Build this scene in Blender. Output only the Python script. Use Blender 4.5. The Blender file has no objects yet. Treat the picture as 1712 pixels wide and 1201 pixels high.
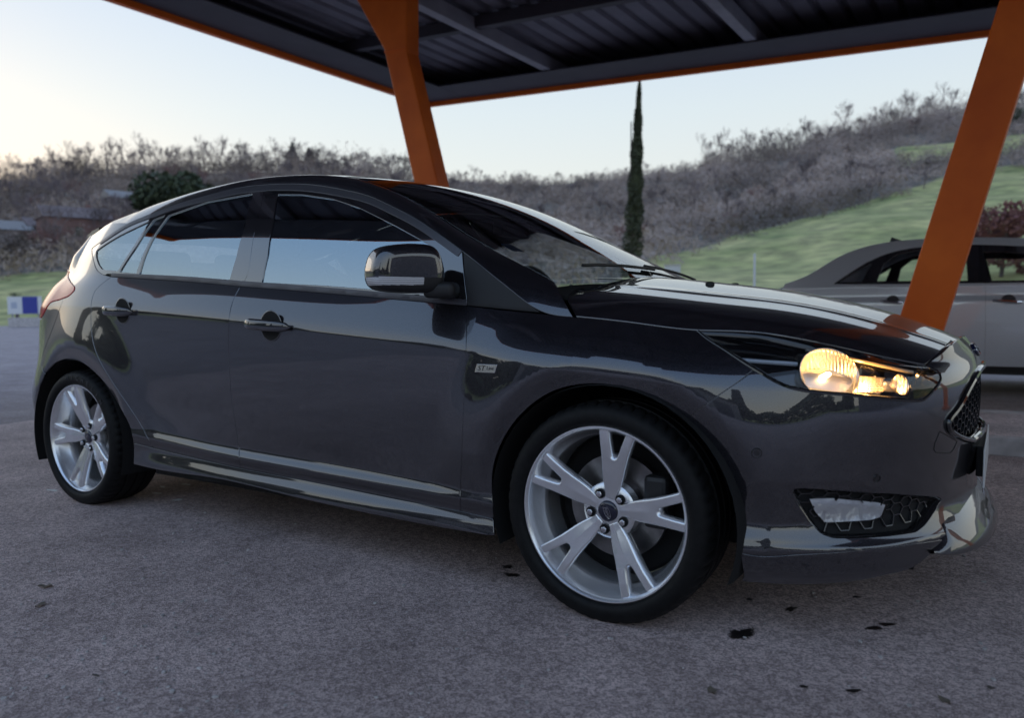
import bpy, bmesh, math, random
import numpy as np
from mathutils import Vector, Matrix
from mathutils.geometry import delaunay_2d_cdt

SC = bpy.context.scene
COL = SC.collection
rnd = random.Random(7)
R_ = math.radians

# ------------------------------------------------------------------ camera
IW, IH = 1712.0, 1201.0                       # photograph size (traced pixels)
F_PX = 1304.11
CAM = np.array([0.93785, -2.81151, 0.89678])
YAW, PIT, ROL = 0.565895, -0.0695252, -0.0136048
_F = np.array([-math.sin(YAW)*math.cos(PIT), math.cos(YAW)*math.cos(PIT), math.sin(PIT)])
_R = np.array([math.cos(YAW), math.sin(YAW), 0.0])
_U = np.cross(_R, _F)
_R, _U = _R*math.cos(ROL)+_U*math.sin(ROL), -_R*math.sin(ROL)+_U*math.cos(ROL)
cd = bpy.data.cameras.new('camera'); cam = bpy.data.objects.new('camera', cd); COL.objects.link(cam)
M = Matrix(((_R[0], _U[0], -_F[0], CAM[0]), (_R[1], _U[1], -_F[1], CAM[1]), (_R[2], _U[2], -_F[2], CAM[2]), (0, 0, 0, 1)))
cam.matrix_world = M
cd.sensor_fit = 'HORIZONTAL'; cd.sensor_width = 36.0; cd.lens = 36.0*F_PX/IW
cd.clip_start = 0.05; cd.clip_end = 3000
cd.dof.use_dof = True; cd.dof.focus_distance = 2.65; cd.dof.aperture_fstop = 2.6
SC.camera = cam

# ------------------------------------------------------------------ world, sun, exposure
SUN_AZ = R_(118)      # direction of the set sun, degrees anticlockwise from +x: behind the left hill
wd = bpy.data.worlds.new('World'); SC.world = wd; wd.use_nodes = True
nt = wd.node_tree; nt.nodes.clear()
out = nt.nodes.new('ShaderNodeOutputWorld'); bg = nt.nodes.new('ShaderNodeBackground')
sky = nt.nodes.new('ShaderNodeTexSky'); sky.sky_type = 'NISHITA'; sky.sun_disc = False
sky.sun_elevation = R_(3.0); sky.sun_rotation = R_(-76); sky.altitude = 200; sky.air_density = 1.0; sky.dust_density = 1.6; sky.ozone_density = 1.4
bg.inputs['Strength'].default_value = 0.016
nt.links.new(sky.outputs[0], bg.inputs['Color'])
# thin even veil of twilight cloud over the clear sky: cream at the horizon, pale blue above
tcw = nt.nodes.new('ShaderNodeTexCoord'); sxyz = nt.nodes.new('ShaderNodeSeparateXYZ'); rampw = nt.nodes.new('ShaderNodeValToRGB')
nt.links.new(tcw.outputs['Generated'], sxyz.inputs[0]); nt.links.new(sxyz.outputs['Z'], rampw.inputs['Fac'])
ew = rampw.color_ramp.elements; ew[0].position = 0.0; ew[0].color = (.88, .90, .90, 1); ew[1].position = 1.0; ew[1].color = (.34, .55, 1.0, 1)
for ps, cl in ((.12, (.91, .925, .89, 1)), (.23, (.81, .90, .95, 1)), (.36, (.67, .81, 1.0, 1)), (.6, (.48, .68, 1.0, 1))):
    q = ew.new(ps); q.color = cl
bg2 = nt.nodes.new('ShaderNodeBackground'); bg2.inputs['Strength'].default_value = 0.275; nt.links.new(rampw.outputs[0], bg2.inputs['Color'])
adw = nt.nodes.new('ShaderNodeAddShader'); nt.links.new(bg.outputs[0], adw.inputs[0]); nt.links.new(bg2.outputs[0], adw.inputs[1]); nt.links.new(adw.outputs[0], out.inputs['Surface'])
sd = bpy.data.lights.new('sun', 'SUN'); sd.energy = 0.06; sd.angle = R_(25); sd.color = (1.0, 0.86, 0.7)
sun = bpy.data.objects.new('sun', sd); COL.objects.link(sun)
sun.rotation_euler = (R_(84), 0, R_(256))
SC.view_settings.view_transform = 'Standard'; SC.view_settings.look = 'None'
SC.view_settings.exposure = 1.62; SC.view_settings.gamma = 1.0
SC.view_settings.use_curve_mapping = False
SC.render.engine = 'CYCLES'
SC.cycles.use_denoising = True
SC.cycles.max_bounces = 10; SC.cycles.transparent_max_bounces = 16
SC.cycles.glossy_bounces = 5; SC.cycles.transmission_bounces = 6; SC.cycles.diffuse_bounces = 3
SC.cycles.caustics_reflective = False; SC.cycles.caustics_refractive = False

# ------------------------------------------------------------------ helpers
def pix_ray(px, py):
    return _F+_R*(px-IW/2)/F_PX-_U*(py-IH/2)/F_PX
def pix_y(px, py, y):
    d = pix_ray(px, py); return CAM+d*((y-CAM[1])/d[1])
def pix_z(px, py, z):
    d = pix_ray(px, py); return CAM+d*((z-CAM[2])/d[2])
def project(P):
    d = np.asarray(P)-CAM; z = d@_F
    return np.stack([IW/2+F_PX*(d@_R)/z, IH/2-F_PX*(d@_U)/z], -1)

def tag(o, label=None, cat=None, group=None, kind=None):
    if label: o['label'] = label
    if cat: o['category'] = cat
    if group: o['group'] = group
    if kind: o['kind'] = kind
    return o
def empty(name, loc=(0, 0, 0), rz=0.0, parent=None):
    o = bpy.data.objects.new(name, None); COL.objects.link(o)
    o.location = loc; o.rotation_euler = (0, 0, rz); o.empty_display_size = .2
    if parent: o.parent = parent
    return o
def link(name, me, mat, parent=None):
    o = bpy.data.objects.new(name, me); COL.objects.link(o)
    if mat is not None and not me.materials: me.materials.append(mat)
    if parent: o.parent = parent
    return o
def mesh(name, V, Fc, mat, parent=None, smooth=False, sharp=None, face=None):
    """face: 'out' recalculates normals outwards; a vector turns the faces towards it"""
    me = bpy.data.meshes.new(name)
    me.from_pydata([tuple(map(float, v)) for v in V], [], [tuple(int(i) for i in f) for f in Fc])
    if face is not None:
        bm = bmesh.new(); bm.from_mesh(me)
        if isinstance(face, str): bmesh.ops.recalc_face_normals(bm, faces=bm.faces)
        else:
            bm.normal_update(); d = Vector(face)
            if sum((f.normal*f.calc_area() for f in bm.faces), Vector()).dot(d) < 0: bmesh.ops.reverse_faces(bm, faces=bm.faces)
        bm.to_mesh(me); bm.free()
    if smooth:
        me.polygons.foreach_set('use_smooth', [True]*len(me.polygons))
        if sharp: me.set_sharp_from_angle(angle=R_(sharp))
    me.update()
    return link(name, me, mat, parent)

class MB:
    """collects simple shapes into one mesh"""
    def __init__(s): s.V = []; s.F = []
    def add(s, V, Fc, mat=None):
        b = len(s.V)
        for v in V:
            v = Vector(v)
            if mat is not None: v = mat @ v
            s.V.append(tuple(v))
        s.F += [tuple(b+i for i in f) for f in Fc]
        return s
    def box(s, c, d, mat=None, taper=1.0):
        x, y, z = c; a, b, h = d[0]/2, d[1]/2, d[2]/2
        V = [(x-a, y-b, z-h), (x+a, y-b, z-h), (x+a, y+b, z-h), (x-a, y+b, z-h),
             (x-a*taper, y-b*taper, z+h), (x+a*taper, y-b*taper, z+h), (x+a*taper, y+b*taper, z+h), (x-a*taper, y+b*taper, z+h)]
        return s.add(V, [(0, 3, 2, 1), (4, 5, 6, 7), (0, 1, 5, 4), (1, 2, 6, 5), (2, 3, 7, 6), (3, 0, 4, 7)], mat)
    def tube(s, p0, p1, r0, r1=None, n=8, caps=True):
        r1 = r0 if r1 is None else r1
        p0 = Vector(p0); p1 = Vector(p1); d = (p1-p0).normalized()
        a = d.orthogonal().normalized(); b = d.cross(a)
        V = []
        for p, r in ((p0, r0), (p1, r1)):
            for i in range(n):
                t = 2*math.pi*i/n; V.append(p+a*(r*math.cos(t))+b*(r*math.sin(t)))
        Fc = [(i, (i+1) % n, n+(i+1) % n, n+i) for i in range(n)]
        if caps: Fc += [tuple(range(n))[::-1], tuple(range(n, 2*n))]
        return s.add(V, Fc)
    def path(s, pts, r, n=8, closed=False):
        """tube swept along a polyline"""
        pts = [Vector(p) for p in pts]; m = len(pts); V = []; up = None
        for i, p in enumerate(pts):
            q0 = pts[i-1] if (i > 0 or closed) else p; q1 = pts[(i+1) % m] if (i < m-1 or closed) else p
            d = (q1-q0).normalized()
            if up is None: up = d.orthogonal().normalized()
            a = (up-d*up.dot(d)).normalized(); up = a; b = d.cross(a)
            rr = r[i] if hasattr(r, '__len__') else r
            for k in range(n):
                t = 2*math.pi*k/n; V.append(p+a*(rr*math.cos(t))+b*(rr*math.sin(t)))
        Fc = []
        for i in range(m if closed else m-1):
            for k in range(n):
                j = (i+1) % m; Fc.append((i*n+k, i*n+(k+1) % n, j*n+(k+1) % n, j*n+k))
        if not closed: Fc += [tuple(range(n))[::-1], tuple(range((m-1)*n, m*n))]
        return s.add(V, Fc)
    def lathe(s, prof, n=48, axis='y', mat=None, closed=False):
        """prof: (radius, offset along axis)"""
        V = []; m = len(prof)
        for i in range(n):
            t = 2*math.pi*i/n; c, q = math.cos(t), math.sin(t)
            for r, h in prof:
                V.append((r*c, h, r*q) if axis == 'y' else (r*c, r*q, h) if axis == 'z' else (h, r*c, r*q))
        Fc = []
        for i in range(n):
            j = (i+1) % n
            for k in range(m if closed else m-1):
                l = (k+1) % m; Fc.append((i*m+k, i*m+l, j*m+l, j*m+k))
        return s.add(V, Fc, mat)
    def prism(s, poly, h0, h1, axis='z', mat=None):
        n = len(poly); V = []
        for h in (h0, h1):
            for a, b in poly:
                V.append((a, b, h) if axis == 'z' else (a, h, b) if axis == 'y' else (h, a, b))
        Fc = [tuple(range(n))[::-1], tuple(range(n, 2*n))]+[(i, (i+1) % n, n+(i+1) % n, n+i) for i in range(n)]
        return s.add(V, Fc, mat)
    def build(s, name, mat, parent=None, smooth=False, sharp=35, bevel=0.0, seg=2, loc=None):
        o = mesh(name, s.V, s.F, mat, parent)
        me = o.data
        bm = bmesh.new(); bm.from_mesh(me)
        bmesh.ops.recalc_face_normals(bm, faces=bm.faces)
        if bevel:
            ed = [e for e in bm.edges if len(e.link_faces) == 2 and e.calc_face_angle(0) > R_(30)]
            bmesh.ops.bevel(bm, geom=ed, offset=bevel, segments=seg, profile=.5, affect='EDGES', clamp_overlap=True)
        bm.to_mesh(me); bm.free()
        if smooth:
            me.polygons.foreach_set('use_smooth', [True]*len(me.polygons)); me.set_sharp_from_angle(angle=R_(sharp))
        if loc is not None: o.location = loc
        return o

def copy_tree(o, parent=None):
    c = o.copy(); COL.objects.link(c); c.parent = parent
    for ch in list(o.children): copy_tree(ch, c)
    return c

# --- splines
def nspline(x, y):
    """natural cubic spline through (x, y); x ascending, y (n,) or (n,k); returns a vectorised function, linear outside"""
    x = np.asarray(x, float); y = np.asarray(y, float); n = len(x); h = np.diff(x)
    A = np.zeros((n, n)); B = np.zeros((n,)+y.shape[1:]); A[0, 0] = A[-1, -1] = 1
    for i in range(1, n-1):
        A[i, i-1] = h[i-1]; A[i, i] = 2*(h[i-1]+h[i]); A[i, i+1] = h[i]
        B[i] = 6*((y[i+1]-y[i])/h[i]-(y[i]-y[i-1])/h[i-1])
    m = np.linalg.solve(A, B)
    def f(q):
        q = np.asarray(q, float); qq = np.clip(q, x[0], x[-1]); i = np.clip(np.searchsorted(x, qq)-1, 0, n-2)
        hh = h[i]; a = (x[i+1]-qq)/hh; b = (qq-x[i])/hh
        if y.ndim > 1: a, b, hh = a[..., None], b[..., None], hh[..., None]
        v = a*y[i]+b*y[i+1]+((a**3-a)*m[i]+(b**3-b)*m[i+1])*hh**2/6
        s0 = (y[1]-y[0])/h[0]-h[0]*m[1]/6; s1 = (y[-1]-y[-2])/h[-1]+h[-1]*m[-2]/6
        d = q-qq
        if y.ndim > 1: d = d[..., None]
        return v+np.where(d < 0, d*s0, d*s1)
    return f
def pchip_v(v, tab, q):
    """monotone cubic along axis 1 of tab (N, R, k), at positions q (N,)"""
    v = np.asarray(v, float); h = np.diff(v); d = np.diff(tab, axis=1)/h[None, :, None]
    m = np.zeros_like(tab)
    w1 = 2*h[1:]+h[:-1]; w2 = h[1:]+2*h[:-1]
    d0, d1 = d[:, :-1], d[:, 1:]
    with np.errstate(divide='ignore', invalid='ignore'):
        hm = (w1+w2)[None, :, None]/(w1[None, :, None]/d0+w2[None, :, None]/d1)
    m[:, 1:-1] = np.where(d0*d1 > 0, hm, 0)
    m[:, 0] = d[:, 0]; m[:, -1] = d[:, -1]
    i = np.clip(np.searchsorted(v, q)-1, 0, len(v)-2); N = np.arange(len(q))
    hh = h[i]; t = ((q-v[i])/hh)[:, None]; hh = hh[:, None]
    p0, p1, m0, m1 = tab[N, i], tab[N, i+1], m[N, i], m[N, i+1]
    return (2*t**3-3*t*t+1)*p0+(t**3-2*t*t+t)*hh*m0+(-2*t**3+3*t*t)*p1+(t**3-t*t)*hh*m1

def resample(P, step, closed=False):
    P = np.asarray(P, float)
    if closed: P = np.vstack([P, P[:1]])
    d = np.r_[0, np.cumsum(np.linalg.norm(np.diff(P, axis=0), axis=1))]
    n = max(2, int(round(d[-1]/step)))
    s = np.linspace(0, d[-1], n+1)
    if closed: s = s[:-1]
    return np.stack([np.interp(s, d, P[:, k]) for k in range(P.shape[1])], 1)
def smooth_curve(P, step, closed=False):
    """spline through points by chord length (open), then resampled"""
    P = np.asarray(P, float)
    d = np.r_[0, np.cumsum(np.linalg.norm(np.diff(P, axis=0), axis=1))]
    f = nspline(d, P); n = max(2, int(round(d[-1]/step)))
    return f(np.linspace(0, d[-1], n+1))
def inside(poly, q):
    x, y = q[:, 0], q[:, 1]; r = np.zeros(len(q), bool); n = len(poly)
    for i in range(n):
        x0, y0 = poly[i]; x1, y1 = poly[(i+1) % n]
        if y0 == y1: continue
        r ^= ((y0 > y) != (y1 > y)) & (x < (x1-x0)*(y-y0)/(y1-y0)+x0)
    return r
def dist_poly(poly, q):
    """distance to the (densely sampled) loop's points and edge middles"""
    P = np.vstack([poly, (poly+np.roll(poly, -1, 0))/2]); D = np.empty(len(q))
    for i in range(0, len(q), 1024):
        D[i:i+1024] = np.sqrt(((q[i:i+1024, None]-P[None])**2).sum(-1)).min(1)
    return D
def area2(p): return 0.5*np.sum(p[:, 0]*np.roll(p[:, 1], -1)-np.roll(p[:, 0], -1)*p[:, 1])
def inset(poly, d):
    """move a closed 2-D loop inwards by d (negative: outwards)"""
    s = 1 if area2(poly) > 0 else -1
    t = np.roll(poly, -1, 0)-np.roll(poly, 1, 0); t /= np.linalg.norm(t, axis=1)[:, None]+1e-12
    return poly+d*s*np.stack([-t[:, 1], t[:, 0]], 1)

class Surf:
    """a parametric surface; ev(a, b) -> points (N,3)"""
    flip = 1.0
    def ev(s, q): raise NotImplementedError
    def nrm(s, q):
        e = 1e-4; q = np.asarray(q, float)
        da = s.ev(q+[e, 0])-s.ev(q-[e, 0]); db = s.ev(q+[0, e])-s.ev(q-[0, e])
        n = np.cross(da, db)*s.flip; return n/(np.linalg.norm(n, axis=1)[:, None]+1e-15)
    dom = (0, 1, 0, 1)
    def pix(s, pts):
        """pixels of the photograph -> parameters, the visible front face"""
        if not hasattr(s, '_g'):
            a = np.linspace(s.dom[0], s.dom[1], 260); b = np.linspace(s.dom[2], s.dom[3], 160)
            G = np.stack(np.meshgrid(a, b, indexing='ij'), -1).reshape(-1, 2)
            P = s.ev(G); N = s.nrm(G); vis = np.sum(N*(CAM-P), 1) > 0
            s._g = G[vis], project(P[vis])
        G, X = s._g; px = np.asarray(pts, float)
        q = np.array([G[np.argmin(np.sum((X-p)**2, 1))] for p in px])
        lo = np.array([s.dom[0], s.dom[2]]); hi = np.array([s.dom[1], s.dom[3]]); e = 1e-4
        for _ in range(12):
            Y = project(s.ev(q)); j0 = (project(s.ev(q+[e, 0]))-Y)/e; j1 = (project(s.ev(q+[0, e]))-Y)/e
            q = np.clip(q+_step(j0, j1, px-Y), lo, hi)
        return q

def _step(j0, j1, r, lim=.08):
    """damped 2x2 Gauss-Newton step, one per row"""
    a = np.sum(j0*j0, 1); b = np.sum(j0*j1, 1); c = np.sum(j1*j1, 1); l = 1e-6*(a+c)+1e-12
    g0 = np.sum(j0*r, 1); g1 = np.sum(j1*r, 1); a = a+l; c = c+l; D = a*c-b*b
    d = np.stack([(c*g0-b*g1)/D, (a*g1-b*g0)/D], 1)
    m = np.max(np.abs(d), 1)[:, None]
    return np.where(m > lim, d*lim/np.maximum(m, 1e-12), d)

def panel(name, surf, loop, mat, parent=None, holes=(), gap=0.0022, h=0.014, fold=0.010, off=0.0, mirror='none', fold_holes=True, roll=.0014, step=None):
    """sheet-metal panel: the piece of surf inside loop (closed, parameters), with rolled edges.
    mirror: 'none' | 'join' (half panel completed across y=0) | 'flip' (the left-hand twin)"""
    step = step or h*.8
    L0 = resample(loop, step, True); L0 = inset(L0, gap) if gap else L0
    loops = [L0]+[inset(resample(hh, step, True), -gap if gap else 0) for hh in holes]
    lo, hi = L0.min(0), L0.max(0)
    a = np.arange(lo[0]+h/2, hi[0], h); b = np.arange(lo[1]+h/2, hi[1], h*.9)
    G = np.stack(np.meshgrid(a, b, indexing='ij'), -1); G[:, 1::2, 0] += h/2
    G = G.reshape(-1, 2); G = G[inside(L0, G)]
    for hh in loops[1:]: G = G[~inside(hh, G)]
    for L in loops: G = G[dist_poly(L, G) > h*.55]
    Q = list(map(tuple, np.vstack(loops+[G]))); E = []; k = 0
    for L in loops:
        n = len(L); E += [(k+i, k+(i+1) % n) for i in range(n)]; k += n
    r = delaunay_2d_cdt([Vector(q) for q in Q], E, [], 0, 1e-7)
    V2 = np.array([tuple(v) for v in r[0]]); T = np.array([f for f in r[2] if len(f) == 3])
    c = V2[T].mean(1); keep = inside(L0, c)
    for hh in loops[1:]: keep &= ~inside(hh, c)
    T = T[keep]
    orig = {}
    for i, o in enumerate(r[3]):
        for j in o: orig[j] = i
    P = surf.ev(V2); N = surf.nrm(V2)
    if off: P = P+N*off
    # orient triangles along N
    tn = np.cross(P[T[:, 1]]-P[T[:, 0]], P[T[:, 2]]-P[T[:, 0]])
    bad = np.sum(tn*N[T].mean(1), 1) < 0; T[bad] = T[bad][:, ::-1]
    VV = [P]; NN = [N]; TT = [tuple(t) for t in T]; nb = len(P); k = 0
    for li, L in enumerate(loops):
        n = len(L); idx = [orig.get(k+i) for i in range(n)]; k += n
        if fold <= 0 or (li and not fold_holes) or any(i is None for i in idx): continue
        idx = [i for j, i in enumerate(idx) if i != idx[j-1]]; n = len(idx)
        p = P[idx]; nn = N[idx]
        t = np.roll(p, -1, 0)-np.roll(p, 1, 0); t /= np.linalg.norm(t, axis=1)[:, None]+1e-12
        o = np.cross(t, nn); o /= np.linalg.norm(o, axis=1)[:, None]+1e-12
        # outward sign: away from panel
        s = 1.0 if area2(np.array([V2[i] for i in idx])) > 0 else -1.0
        cen = V2[idx].mean(0)
        # test with parameter nudge
        tp = V2[idx[0]]+(V2[idx[1]]-V2[idx[-1]])[::-1]*np.array([1, -1])*.01*s
        e = surf.ev(np.array([tp]))[0]-surf.ev(np.array([V2[idx[0]]]))[0]
        sg = 1.0 if e@o[0] > 0 else -1.0
        if li: sg = -sg
        o = o*sg
        r1 = p+o*roll-nn*roll; n1 = nn+o; n1 /= np.linalg.norm(n1, axis=1)[:, None]
        r2 = p+o*roll-nn*fold
        VV += [r1, r2]; NN += [n1, o]
        def face(f):
            A, B, C = (np.vstack(VV)[i] for i in f[:3])
            return f
        a0 = idx; b0 = [nb+i for i in range(n)]; c0 = [nb+n+i for i in range(n)]; nb += 2*n
        for i in range(n):
            j = (i+1) % n
            f1 = (a0[i], a0[j], b0[j], b0[i]); f2 = (b0[i], b0[j], c0[j], c0[i])
            # winding from geometry
            w = np.cross(p[j]-p[i], r1[i]-p[i])@(n1[i])
            if w < 0: f1 = f1[::-1]; f2 = f2[::-1]
            TT += [f1, f2]
    V = np.vstack(VV); N = np.vstack(NN)
    if mirror == 'flip':
        V = V*[1, -1, 1]; N = N*[1, -1, 1]; TT = [t[::-1] for t in TT]
    if mirror == 'join':
        n0 = len(V); V = np.vstack([V, V*[1, -1, 1]]); N = np.vstack([N, N*[1, -1, 1]])
        TT = TT+[tuple(i+n0 for i in t[::-1]) for t in TT]
    me = bpy.data.meshes.new(name)
    me.from_pydata(V.tolist(), [], [tuple(int(i) for i in t) for t in TT]); me.update()
    me.polygons.foreach_set('use_smooth', [True]*len(me.polygons))
    me.normals_split_custom_set_from_vertices(N.tolist())
    return link(name, me, mat, parent)

# ------------------------------------------------------------------ materials
def nodes(name):
    m = bpy.data.materials.new(name); m.use_nodes = True; n = m.node_tree
    return m, n, n.nodes['Principled BSDF']
def pbr(name, col, rough=.5, metal=0.0, coat=0.0, spec=.5, noise=None, bump=None, emit=None, ior=None, coat_rough=.02, coat_ior=1.5):
    """noise = (scale, amount) colour variation, bump = (scale, strength, distance)"""
    m, n, b = nodes(name)
    b.inputs['Base Color'].default_value = (*col, 1); b.inputs['Roughness'].default_value = rough
    b.inputs['Metallic'].default_value = metal; b.inputs['Coat Weight'].default_value = coat
    b.inputs['Coat Roughness'].default_value = coat_rough; b.inputs['Coat IOR'].default_value = coat_ior
    b.inputs['Specular IOR Level'].default_value = spec
    if ior: b.inputs['IOR'].default_value = ior
    tc = n.nodes.new('ShaderNodeTexCoord')
    if noise:
        t = n.nodes.new('ShaderNodeTexNoise'); t.inputs['Scale'].default_value = noise[0]; t.inputs['Detail'].default_value = 5
        n.links.new(tc.outputs['Object'], t.inputs['Vector'])
        r = n.nodes.new('ShaderNodeValToRGB'); a = noise[1]
        r.color_ramp.elements[0].position = .3; r.color_ramp.elements[1].position = .7
        r.color_ramp.elements[0].color = (*[max(0, c*(1-a)) for c in col], 1); r.color_ramp.elements[1].color = (*[min(1, c*(1+a)) for c in col], 1)
        n.links.new(t.outputs['Fac'], r.inputs['Fac']); n.links.new(r.outputs['Color'], b.inputs['Base Color'])
    if bump:
        t = n.nodes.new('ShaderNodeTexNoise'); t.inputs['Scale'].default_value = bump[0]; t.inputs['Detail'].default_value = 3
        n.links.new(tc.outputs['Object'], t.inputs['Vector'])
        u = n.nodes.new('ShaderNodeBump'); u.inputs['Strength'].default_value = bump[1]; u.inputs['Distance'].default_value = bump[2]
        n.links.new(t.outputs['Fac'], u.inputs['Height']); n.links.new(u.outputs['Normal'], b.inputs['Normal'])
    if emit:
        b.inputs['Emission Color'].default_value = (*emit[0], 1); b.inputs['Emission Strength'].default_value = emit[1]
    return m
def glassm(name, tint, ior=1.5, rough=0.0, sheen=(1, 1, 1)):
    """thin sheet of glass: fresnel mirror over a tinted see-through sheet"""
    m = bpy.data.materials.new(name); m.use_nodes = True; n = m.node_tree; n.nodes.clear()
    o = n.nodes.new('ShaderNodeOutputMaterial'); g = n.nodes.new('ShaderNodeBsdfGlossy'); t = n.nodes.new('ShaderNodeBsdfTransparent')
    f = n.nodes.new('ShaderNodeFresnel'); mx = n.nodes.new('ShaderNodeMixShader')
    f.inputs['IOR'].default_value = ior; g.inputs['Roughness'].default_value = rough; g.inputs['Color'].default_value = (*sheen, 1)
    t.inputs['Color'].default_value = (*tint, 1)
    n.links.new(f.outputs[0], mx.inputs[0]); n.links.new(t.outputs[0], mx.inputs[1]); n.links.new(g.outputs[0], mx.inputs[2])
    n.links.new(mx.outputs[0], o.inputs['Surface']); return m

def car_paint(name, col, metal=.7):
    m, n, b = nodes(name)
    b.inputs['Metallic'].default_value = metal; b.inputs['Roughness'].default_value = .34
    b.inputs['Coat Weight'].default_value = 1; b.inputs['Coat Roughness'].default_value = .012; b.inputs['Coat IOR'].default_value = 2.0
    tc = n.nodes.new('ShaderNodeTexCoord')
    v = n.nodes.new('ShaderNodeTexVoronoi'); v.inputs['Scale'].default_value = 900
    n.links.new(tc.outputs['Object'], v.inputs['Vector'])
    mx = n.nodes.new('ShaderNodeMix'); mx.data_type = 'RGBA'
    mx.inputs['A'].default_value = (*[c*.8 for c in col], 1); mx.inputs['B'].default_value = (*[c*1.25 for c in col], 1)
    n.links.new(v.outputs['Color'], mx.inputs['Factor']); n.links.new(mx.outputs['Result'], b.inputs['Base Color'])
    # a film of road dust, rougher low down in streaks of its own
    d = n.nodes.new('ShaderNodeTexNoise'); d.inputs['Scale'].default_value = 7; d.inputs['Detail'].default_value = 8
    n.links.new(tc.outputs['Object'], d.inputs['Vector'])
    r = n.nodes.new('ShaderNodeMapRange'); r.inputs['From Min'].default_value = .45; r.inputs['From Max'].default_value = .8
    r.inputs['To Min'].default_value = .008; r.inputs['To Max'].default_value = .05
    n.links.new(d.outputs['Fac'], r.inputs['Value']); n.links.new(r.outputs['Result'], b.inputs['Coat Roughness'])
    return m
# ------------------------------------------------------------------ hatchback: surfaces
# car frame: +x forward, +y to its left, front axle at x = 0, rear axle at x = -2.648, ground z = 0
def near(s, pts):
    if not hasattr(s, '_n'):
        a = np.linspace(s.dom[0], s.dom[1], 200); b = np.linspace(s.dom[2], s.dom[3], 120)
        G = np.stack(np.meshgrid(a, b, indexing='ij'), -1).reshape(-1, 2); s._n = G, s.ev(G)
    G, X = s._n; pts = np.asarray(pts, float); e = 1e-4
    q = np.array([G[np.argmin(np.sum((X-p)**2, 1))] for p in pts])
    for _ in range(8):
        Y = s.ev(q); q = np.clip(q+_step((s.ev(q+[e, 0])-Y)/e, (s.ev(q+[0, e])-Y)/e, pts-Y, .05), [s.dom[0], s.dom[2]], [s.dom[1], s.dom[3]])
    return q

PT = np.array([-1/6, 0, 1/6, 2/6, 3/6, 4/6, 5/6, 1, 7/6])
PA = nspline(PT, [-.27, 0, .27, .525, .74, .89, .972, 1, .972])
PB = nspline(PT, [.988, 1, .988, .93, .80, .58, .30, 0, -.30])
XK = [-2.95, -2.65, -2.3, -1.9, -1.5, -1.0, -.45, -.13, .05]
UF, UT = 1.35, -3.80          # parameter of nose centre / tail centre
def row(v, z, w, nose, tail, zc=None, w2=None):
    """v: row position; z, w at XK; nose = (x, z) on the centreline, tail likewise"""
    zf = nspline([UT, -3.35]+XK+[.5, .9, UF], [tail[1], (tail[1]+z[0])/2]+list(z)+list(zc or (z[-1]*.7+nose[1]*.3, z[-1]*.3+nose[1]*.7))+[nose[1]])
    wf = nspline([UT]+XK+[.6, UF], [w[0]*.99]+list(w)+[w2 or w[-1], w2 or w[-1]])
    def f(u):
        y = wf(u); zz = zf(u); x = u.copy()
        tf = np.clip((u-.05)/1.30, 0, 1); tr = np.clip((-2.95-u)/.85, 0, 1)
        fr = u > .05; re = u < -2.95
        x = np.where(fr, .05+(nose[0]-.05)*PA(tf), x); x = np.where(re, -2.95-(-2.95-tail[0])*PA(tr), x)
        y = np.where(fr, y*PB(tf), y); y = np.where(re, y*PB(tr), y)
        return np.stack([x, -y, zz], -1)
    return v, f
zS = np.array([.345, .34, .333, .312, .292, .278, .262, .255, .252])          # sill line
zC = np.array([.918, .912, .90, .875, .848, .806, .757, .715, .695])          # shoulder crease
zB = np.array([1.085, 1.068, 1.040, 1.016, .985, .947, .90, .862, .842])      # belt
c = lambda *a: list(a)
ROWS = [
 row(0.00, c(.235, .22, .20, .195, .19, .185, .18, .175, .17), c(.80, .845, .875, .88, .88, .88, .875, .868, .855), (.865, .175), (-3.40, .23), zc=(.165, .17), w2=.83),
 row(0.03, c(.26, .25, .222, .215, .21, .205, .20, .195, .19), c(.83, .87, .90, .904, .905, .905, .902, .893, .872), (.895, .20), (-3.43, .26), zc=(.19, .195), w2=.85),
 row(0.06, c(.30, .29, .262, .25, .242, .234, .226, .22, .215), c(.835, .875, .898, .901, .902, .901, .897, .89, .880), (.90, .225), (-3.44, .30), zc=(.215, .22), w2=.865),
 row(0.11, zS, c(.842, .876, .890, .890, .886, .881, .886, .890, .888), (.900, .262), (-3.45, .35), zc=(.268, .270), w2=.880),
 row(0.14, zS+.034, c(.853, .884, .896, .897, .897, .897, .896, .893, .888), (.888, .285), (-3.465, .39), zc=(.29, .292), w2=.872),
 row(0.18, zS+.070, c(.856, .882, .889, .887, .881, .880, .887, .888, .88), (.868, .335), (-3.475, .43), zc=(.335, .345), w2=.855),
 row(0.32, c(.50, .50, .495, .48, .47, .46, .45, .45, .455), c(.858, .885, .886, .884, .884, .886, .888, .89, .883), (.878, .455), (-3.485, .52), w2=.872),
 row(0.47, c(.70, .70, .69, .67, .65, .62, .595, .59, .595), c(.838, .888, .894, .892, .892, .893, .893, .893, .886), (.886, .585), (-3.47, .70), w2=.880),
 row(0.58, zC, c(.822, .876, .897, .899, .899, .898, .895, .890, .882), (.884, .665), (-3.42, .90), zc=(.675, .665), w2=.872),
 row(0.60, zC+.014, c(.817, .872, .893, .896, .896, .895, .892, .886, .878), (.880, .68), (-3.415, .915), zc=(.69, .68), w2=.868),
 row(0.66, zC*.42+zB*.58, c(.768, .836, .857, .862, .863, .863, .858, .842, .828), (.862, .73), (-3.39, 1.0), zc=(.752, .715), w2=.838),
]
w10 = c(.706, .792, .816, .824, .828, .828, .817, .782, .773)
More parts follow.
